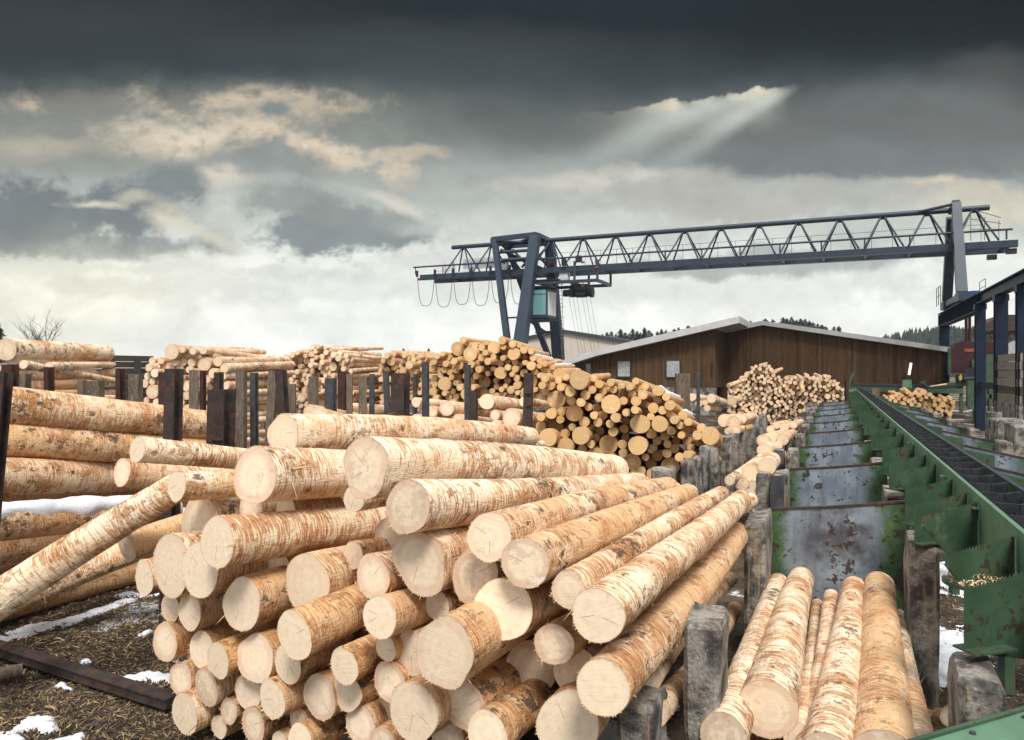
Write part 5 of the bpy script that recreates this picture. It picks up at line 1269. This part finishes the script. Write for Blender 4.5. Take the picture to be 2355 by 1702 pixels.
# ------------------------------------------------------------------ brown hall
HL = empty('brown_hall', P(1657, 940, 56), RZ, 'large brown timber hall with light metal roof edge and two small windows', 'building'); HLo = Vector(HL.location); HLo.z = 0; HL.location = HLo
hm = (Matrix.Translation(HLo) @ Matrix.Rotation(RZ, 4, 'Z')).inverted()
def hbuild(mb, name, m, parent=HL):
    mb.v = [hm @ v for v in mb.v]; return mb.build(name, m, parent)
def hp(px, Yc, ref):                     # point of the facade plane through ref, across the rows, seen under px
    u = (px - CX) / F; t = (u * ref.y - ref.x) / (RN.x - u * RN.y); return ref + RN * t
def wallsheet(pts, zb, depth, m, name):
    """gable wall: pts (x,y,ztop) across, boards with battens"""
    mb = MB(); A_ = Vector((pts[0].x, pts[0].y, 0)); dirv = (Vector((pts[-1].x, pts[-1].y, 0)) - A_); Lw = dirv.length; dirv.normalize()
    ss = [(Vector((p.x, p.y, 0)) - A_).length for p in pts]; zz = [p.z for p in pts]
    n = int(Lw / .16)
    for i in range(n):
        s0 = Lw * i / n; s1 = Lw * (i + 1) / n; za = np.interp(s0, ss, zz); zb_ = np.interp(s1, ss, zz); o_ = RD * (-(.03 if i % 2 else 0) - .012 * random.random())
        a0 = A_ + dirv * (s0 + .006) + o_; b0 = A_ + dirv * (s1 - .006) + o_
        if not i % 2: pass
        mb.prism([a0 + U * zb, b0 + U * zb, b0 + U * float(zb_), a0 + U * float(za)], RD * .05)
    mb.prism([A_ + dirv * 0 + RD * .06 + U * zb] + [A_ + dirv * Lw + RD * .06 + U * zb] + [A_ + dirv * s + RD * .06 + U * (z - .02) for s, z in list(zip(ss, zz))[::-1]], RD * depth)
    return hbuild(mb, name, m)
cL = P(1645, 851, 50.0); zc = lambda py, Y_: H + (CY - py) / F * Y_
def top(px, py, ref): q = hp(px, 0, ref); q.z = zc(py, q.y); return q
# left wing, nearer
ptsL = [top(1255, 858, cL), top(1380, 818, cL), top(1645, 757, cL)]; ptsL[0].z = max(ptsL[0].z, 2.9)
wallL = wallsheet(ptsL, 1.9, 5.5, 'boards', 'wall')
MB_ = MB(); a = Vector((ptsL[0].x, ptsL[0].y, 0)); b = Vector((cL.x, cL.y, 0)); MB_.prism([a - RD * .05, b - RD * .05 + RN * .05, b - RD * .05 + RN * .05 + U * 1.88, a - RD * .05 + U * 1.88], RD * .4); hbuild(MB_, 'plinth', 'concrete')
# right wing, set back
cR = cL + RD * 5.0; cR.z = 0
ptsR = [top(1640, 772, cR), top(1755, 748, cR), top(2170, 808, cR)]
wallsheet(ptsR, 1.0, 12, 'boards', 'wall')
def roofband(pts, out, th, depth, ext0, ext1):
    mb = MB(); q = [Vector(p) for p in pts]; d0 = (q[0] - q[1]).normalized(); d1 = (q[-1] - q[-2]).normalized(); q[0] += d0 * ext0; q[-1] += d1 * ext1
    for a_, b_ in zip(q[:-1], q[1:]): mb.prism([a_ - RD * out + U * -.02, b_ - RD * out + U * -.02, b_ - RD * out + U * th, a_ - RD * out + U * th], RD * depth)
    return mb
hbuild(roofband(ptsL, .9, .42, 9, .5, 1.7), 'roof', 'roof_metal')
hbuild(roofband(ptsR, .6, .30, 16, -1.2, .3), 'roof', 'roof_metal')
for i, (x0, x1, y0, y1) in enumerate(((1420, 1451, 830, 867), (1532, 1565, 828, 868))):
    a_ = hp(x0, 0, cL); b_ = hp(x1, 0, cL); zt = zc(y0, a_.y); zb = zc(y1, a_.y); o_ = -RD * .07
    a_ = Vector((a_.x, a_.y, 0)) + o_; b_ = Vector((b_.x, b_.y, 0)) + o_; zm = (zt + zb) / 2
    mb = MB(); mb.bar(a_ + U * zt, b_ + U * zt, .1, .08); mb.bar(a_ + U * zb, b_ + U * zb, .1, .08); mb.bar(a_ + U * (zb + .04), a_ + U * (zt - .04), .08, .1, up=RD); mb.bar(b_ + U * (zb + .04), b_ + U * (zt - .04), .08, .1, up=RD)
    w_ = hbuild(mb, 'window', 'black'); mb = MB(); mb.bar(a_ + U * zm + RN * .05, b_ + U * zm - RN * .05, .03, zt - zb - .08); hbuild(mb, 'pane', 'pane', w_)
q = hp(1638, 0, cL); hbuild(MB().bar(Vector((q.x, q.y, zc(864, q.y))) - RD * .07, Vector((q.x, q.y, zc(830, q.y))) - RD * .07, .06, .14, up=RD), 'louvre', 'black')
q = hp(2089, 0, cR); mb = MB(); p0 = Vector((q.x, q.y, zc(862, q.y))) - RD * .5; p1 = Vector((q.x, q.y, zc(835, q.y))) - RD * .5; mb.tube(p0, p1 + RN * .12, .075, n=8); hbuild(mb, 'strip_lamp', 'lamp')

# ------------------------------------------------------------------ cream shed behind
SH = empty('cream_shed', P(1330, 940, 80), RZ, 'cream clad shed with dark roof edge behind the crane leg', 'building'); SHo = Vector(SH.location); SHo.z = 0; SH.location = SHo
sm_ = (Matrix.Translation(SHo) @ Matrix.Rotation(RZ, 4, 'Z')).inverted(); sref = SHo
def sbuild(mb, name, m): mb.v = [sm_ @ v for v in mb.v]; return mb.build(name, m, SH)
def stp(px, py): q = hp(px, 0, sref); q.z = zc(py, q.y); return q
sp = [stp(1180, 787), stp(1292, 764), stp(1480, 795)]
mb = MB(); mb.prism([Vector((sp[0].x, sp[0].y, 0)), Vector((sp[-1].x, sp[-1].y, 0)), sp[2], sp[1], sp[0]], RD * 18); sbuild(mb, 'wall', 'cream_wall')
mb = MB()
for a_, b_ in zip(sp[:-1], sp[1:]): mb.prism([a_ - RD * .3 + U * .0, b_ - RD * .3, b_ - RD * .3 + U * .32, a_ - RD * .3 + U * .32], RD * 18.6)
sbuild(mb, 'roof', 'roof_dark')

# ------------------------------------------------------------------ sawmill machinery at the right
SM = empty('saw_machine', P(2225, 900, 47), RZ, 'maroon octagonal saw housing on green frames behind the navy columns', 'machine'); SMo = Vector(SM.location); SMo.z = 0; SM.location = SMo
def mp(px, py, Yd): return P(px, py, Yd)
def mbuild(mb, name, m, lab=None):
    inv = (Matrix.Translation(SMo) @ Matrix.Rotation(RZ, 4, 'Z')).inverted(); mb.v = [inv @ v for v in mb.v]; o = mb.build(name, m, SM)
    if lab: o['label'] = lab
oct_ = [(2187, 858), (2187, 806), (2200, 789), (2212, 786), (2288, 787), (2292, 800), (2292, 858)]
mbuild(MB().prism([mp(x, y, 47) for x, y in oct_], RD * 2), 'housing', 'maroon')
mbuild(MB().prism([mp(x, y, 46.95) for x, y in ((2218, 802), (2262, 802), (2262, 809), (2218, 809))], RD * .03), 'name_strip', 'red')
mb = MB(); mb.prism([mp(x, y, 46.9) for x, y in ((2181, 862), (2181, 800), (2187, 800), (2187, 862))], RD * .4); mb.prism([mp(x, y, 46.8) for x, y in ((2235, 888), (2235, 830), (2250, 815), (2290, 815), (2290, 888))], RD * 1.5); mb.prism([mp(x, y, 46.5) for x, y in ((2180, 888), (2180, 880), (2300, 878), (2300, 888))], RD * 1); mbuild(mb, 'green_frame', 'green')
mb = MB(); mb.tube(mp(2235, 860, 46.3), mp(2235, 860, 47.4), .45, n=14); mb.tube(mp(2215, 872, 46.2), mp(2262, 868, 46.2), .12); mb.prism([mp(x, y, 46.4) for x, y in ((2200, 862), (2250, 852), (2255, 880), (2200, 880))], RD * .5); mbuild(mb, 'drive', 'crane_dark')
mbuild(MB().prism([mp(x, y, 46.1) for x, y in ((2205, 868), (2211, 860), (2213, 872), (2207, 876))], RD * .2), 'guard', 'yellow')
for x in (2222, 2230): mbuild(MB().tube(mp(x, 786, 48), mp(x, 728, 48), .09), 'exhaust_pipe', 'maroon')
mb = MB()
for y in (757, 772, 783): mb.tube(mp(2196, y, 49), mp(2290, y, 49), .02, n=4)
for x in range(2196, 2291, 19): mb.tube(mp(x, 790, 49), mp(x, 757, 49), .025, n=4)
mbuild(mb, 'railing', 'green')
DK = empty('sorting_deck', P(2050, 900, 46), RZ, 'green cross deck at the far end of the chain conveyor, before the brown wall', 'machine'); DKo = Vector(DK.location); DKo.z = 0; DK.location = DKo
def dbuild(mb, name, m): inv = (Matrix.Translation(DKo) @ Matrix.Rotation(RZ, 4, 'Z')).inverted(); mb.v = [inv @ v for v in mb.v]; mb.build(name, m, DK)
mb = MB(); mb.prism([mp(x, y, 45.5) for x, y in ((1925, 897), (1925, 889), (2215, 895), (2215, 906))], RD * .4); mb.prism([mp(x, y, 47) for x, y in ((1920, 889), (1960, 885), (2215, 888), (2215, 894))], RD * .3); dbuild(mb, 'cross_beam', 'green')
mb = MB()
for x in (1948, 2012, 2075, 2140, 2208): mb.prism([mp(x, 950, 45.6), mp(x + 7, 950, 45.6), mp(x + 7, 900, 45.6), mp(x, 900, 45.6)], RD * .3)
dbuild(mb, 'trestle', 'green')
mb = MB(); mb.prism([mp(x, y, 46.2) for x, y in ((1960, 889), (2200, 893), (2200, 886), (1960, 884))], RD * 3.5); dbuild(mb, 'deck_plate', 'crane_dark')
mb = MB(); mb.prism([mp(x, y, 44.5) for x, y in ((2075, 892), (2098, 892), (2096, 874), (2077, 874))], RD * .8); dbuild(mb, 'control_box', 'cover')
mb = MB(); mb.bar(mp(2120, 880, 44.5), mp(2135, 891, 44.5), .25, .12); mb.bar(mp(2125, 876, 44.5), mp(2122, 882, 44.5), .2, .1); dbuild(mb, 'chute_arm', 'green')
mb = MB(); mb.bar(mp(2138, 889, 44.4), mp(2176, 883, 44.4), .2, .06); dbuild(mb, 'board', 'fibre')
mb = MB(); mb.bar(mp(1948, 890, 43.5), mp(1964, 855, 43.5), .12, .12); dbuild(mb, 'raised_arm', 'green')
dbuild(MB().box(mp(1961, 905, 42), (.4, .4, .5), RZ), 'bearing_box', 'cover'); dbuild(MB().box(mp(2013, 903, 42), (.4, .4, .5), RZ), 'bearing_box', 'postwood')
mb = MB()
for i, (x, y, w_, h_) in enumerate(((2225, 905, 18, 60), (2240, 930, 8, 90), (2275, 925, 6, 70), (2262, 912, 30, 10), (2228, 938, 40, 8))): mb.prism([mp(x, y + h_ / 2, 43), mp(x + w_, y + h_ / 2, 43), mp(x + w_, y - h_ / 2, 43), mp(x, y - h_ / 2, 43)], RD * .5)
dbuild(mb, 'side_frame', 'green')
BR = empty('dark_roofed_building', P(2310, 900, 62), RZ, 'concrete building with dark flat roof beyond the navy runway at the right edge', 'building'); BRo = Vector(BR.location); BRo.z = 0; BR.location = BRo
def bbuild(mb, name, m): inv = (Matrix.Translation(BRo) @ Matrix.Rotation(RZ, 4, 'Z')).inverted(); mb.v = [inv @ v for v in mb.v]; mb.build(name, m, BR)
bbuild(MB().prism([mp(x, y, 62) for x, y in ((2262, 748), (2262, 762), (2460, 758), (2460, 722), (2300, 724))], RD * 8), 'roof', 'dsteel')
bbuild(MB().prism([mp(x, y, 63) for x, y in ((2290, 950), (2460, 950), (2460, 760), (2290, 760))], RD * 7), 'wall', 'concrete')
bbuild(MB().prism([mp(x, y, 62.4) for x, y in ((2318, 838), (2345, 838), (2345, 778), (2318, 790))], RD * .3), 'doorway', 'pane')

# dark plank walls behind the left stacks
for (x0, y0, x1, y1, Y0_, Y1_, lab) in ((236, 816, 352, 821, 24, 26, 'dark plank wall standing behind the far left stack'), (608, 838, 655, 836, 36, 37, 'short piece of dark wall between the two left piles')):
    a_ = P(x0, y0, Y0_); b_ = P(x1, y1, Y1_); w = empty('plank_wall', (a_.x, a_.y, 0), math.atan2(b_.y - a_.y, b_.x - a_.x), lab, 'wall'); Lw = math.hypot(b_.x - a_.x, b_.y - a_.y); n = int(a_.z / .2)
    mb = MB()
    for i in range(n): mb.box((Lw / 2, (i % 2) * .01, (i + .5) * a_.z / n), (Lw, .06, a_.z / n - .012))
    mb.build('planking', 'dplanks', w)
    for t in (.1, .62, .9): MB().box((Lw * t, -.12, a_.z / 2 - .05), (.16, .16, a_.z - .1)).build('wall_post', 'gsteel', w)

# ------------------------------------------------------------------ trees
def conifer_mesh(seed, hgt, rad):
    k = np.random.default_rng(seed); vs = []; fs = []
    for i in range(1300):
        t = k.uniform() ** .75; z = hgt * (1 - t * .88); R_ = rad * (t ** .8) * (1 + .28 * math.sin(z * 2.3 + seed) + .15 * k.normal()); a = k.uniform(0, 6.28); r = R_ * k.uniform(.25, 1) ** .5
        c = np.array([math.cos(a) * r, math.sin(a) * r, z - r * .28]); s = .5 + .55 * t
        d = np.array([math.cos(a), math.sin(a), -.45]); e = np.array([-math.sin(a), math.cos(a), k.normal() * .3]); b = len(vs)
        vs += [c + e * s * .35, c - e * s * .35, c + d * s + np.array([0, 0, k.normal() * .1]), c - d * s * .3 + np.array([0, 0, .22 * s])]
        fs += [(b, b + 2, b + 3), (b + 1, b + 3, b + 2), (b, b + 1, b + 2)]
    return vs, fs
CT = [conifer_mesh(s, 14, r) for s, r in ((1, 2.9), (2, 3.5), (3, 2.5))]
CM = []
for vs, fs in CT:
    me = bpy.data.meshes.new('crown'); me.from_pydata([tuple(v) for v in vs], [], fs); me.materials.append(M['needles']); CM.append(me)
tk = MB().tube((0, 0, 0), (0, 0, 13.5), .22, .03, n=7).build('trunk', 'bark_tree'); tkm = tk.data; bpy.data.objects.remove(tk)
def conifer(x, y, ztop, kind, lab, grp):
    o = empty('conifer', (x, y, 0), random.uniform(0, 6), lab, 'tree', grp); s = ztop / 14; o.scale = (s * random.uniform(.9, 1.2), s * random.uniform(.9, 1.2), s)
    for nm, me in (('crown', CM[kind]), ('trunk', tkm)): c = bpy.data.objects.new(nm, me); COL.objects.link(c); c.parent = o
tp = [(1364, 771), (1373, 773), (1385, 769), (1396, 764), (1406, 763), (1417, 768), (1427, 757), (1438, 765), (1447, 767), (1455, 756), (1465, 762), (1473, 765), (1482, 753), (1492, 760), (1499, 766), (1512, 762), (1522, 757), (1532, 760), (1541, 763), (1551, 757), (1561, 754), (1570, 757), (1583, 749), (1600, 752),
      (1726, 738), (1760, 734), (1777, 735), (1801, 730), (1810, 733), (1821, 730), (1832, 736), (1841, 734), (1852, 735), (1861, 738), (1870, 742), (1881, 745), (1890, 747), (1899, 752), (1918, 752), (1929, 750)]
for i, (px, py) in enumerate(tp):
    Yd = 150 + 25 * math.sin(i * 2.4); q = P(px, py, Yd)
    side = 'left of its ridge' if px < 1620 else 'right of its ridge'; j = i if px < 1620 else i - 24
    conifer(q.x, Yd, q.z, i % 3, 'dark conifer behind the brown hall, %s from left of those %s' % (ORD[j], side), 'conifers behind the hall')
for i, (px, py) in enumerate(((928, 801), (940, 806), (986, 801))): q = P(px, py, 160); conifer(q.x, 160, q.z, i % 3, ['tiny conifer tip above the low yellow shoulder, leftmost', 'tiny conifer tip above the low yellow shoulder, lower one', 'slender conifer tip left of the tall yellow pile'][i], 'conifer tips behind the yellow pile')
q = P(-8, 738, 60); conifer(q.x, 60, q.z, 1, 'dark tree crown at the left edge of the picture', 'tree at the left edge')
# forested hill
hx = np.linspace(90, 450, 90); hv = []; hf = []; rows_ = 14
def hz_(x, t):
    px_ = CX + x / 450 * F; ridge = np.interp(px_, [1850, 1900, 1960, 2040, 2120, 2180, 2260, 2400, 2600], [1, 5, 14, 20, 23, 22, 20, 17, 14]) + 1.5 * mnoise.noise((x * .02, 0, 0))
    return float(ridge) * (math.sin(t * math.pi / 2)) ** 1.1
for j in range(rows_ + 1):
    for x in hx: hv.append((x, 300 + 150 * j / rows_, hz_(x, j / rows_) - .5))
for j in range(rows_):
    for i in range(len(hx) - 1): a = j * len(hx) + i; hf.append((a, a + 1, a + len(hx) + 1, a + len(hx)))
tag(mesh_obj('hill', hv, hf, 'hill', smooth=True), kind='structure')
k = np.random.default_rng(5); fv = []; ff = []
for i in range(3600):
    x = k.uniform(100, 440); t = k.uniform() ** .7; y = 302 + 148 * t; z = hz_(x, t) - 1; h_ = k.uniform(5, 8.5); r = h_ * k.uniform(.2, .32)
    for lay in range(3):
        zz = z + h_ * (.15 + .25 * lay); rr = r * (1 - lay * .27); b = len(fv); m = 6; a0 = k.uniform(0, 6)
        for q in range(m): a = a0 + 2 * math.pi * q / m; w_ = rr * k.uniform(.6, 1.2); fv.append((x + math.cos(a) * w_, y + math.sin(a) * w_, zz + k.normal() * .25))
        fv.append((x, y, zz + h_ * .36)); ff += [(b + q, b + (q + 1) % m, b + m) for q in range(m)]
tag(mesh_obj('hill_forest', fv, ff, 'needles_far'), 'distant blue green conifer forest covering the hill behind the hall', 'forest', kind='stuff')
# bare tree
def bare_tree():
    base = P(150, 860, 48); base.z = 0; mb = MB(); k = random.Random(4); tr = MB(); o = empty('bare_tree', base, 0, 'leafless twiggy tree rising behind the far left stack', 'tree')
    def grow(p, d, L, r, lev, m):
        q = p
        for s in range(3):
            d = (d + Vector((k.uniform(-1, 1), k.uniform(-1, 1), k.uniform(-.3, .7))) * .22).normalized(); n_ = q + d * L / 3; m.tube(q, n_, r * (1 - s * .2), r * (1 - (s + 1) * .2), n=5, cap=False); q = n_
            if lev < 6 and s > 0 or lev > 2:
                if lev < 6 and k.random() < .85: grow(q, (d + Vector((k.uniform(-1, 1), k.uniform(-.6, .6), k.uniform(-.15, .6))) * 1.0).normalized(), L * k.uniform(.55, .8), r * .52, lev + 1, mb)
        if lev < 6: grow(q, d, L * .7, r * .5, lev + 1, mb)
    grow(Vector((0, 0, 0)), Vector((-.02, 0, 1)), 3.0, .26, 0, tr)
    top_ = max(v.z for v in mb.v); s = (H + (CY - 712) / F * 48) / top_
    for m_ in (mb, tr):
        for v in m_.v: v.z *= s; v.x *= s * 1.15; v.y *= s
    tr.build('trunk', 'bark_tree', o); mb.build('crown', 'bark_tree', o)
bare_tree()

# ------------------------------------------------------------------ haze
HZ = True
if HZ:
    m, g = mat('haze_air'); pvn = g.n('ShaderNodeVolumePrincipled'); pvn.inputs['Color'].default_value = (.86, .91, .97, 1); pvn.inputs['Density'].default_value = .00022; pvn.inputs['Anisotropy'].default_value = .1
    o_ = g.n('ShaderNodeOutputMaterial'); g.l(pvn.outputs[0], o_.inputs['Volume']); M['haze'] = m
    o = MB().box((100, 215, 17.5), (1100, 550, 37)).build('haze', 'haze'); tag(o, kind='stuff')
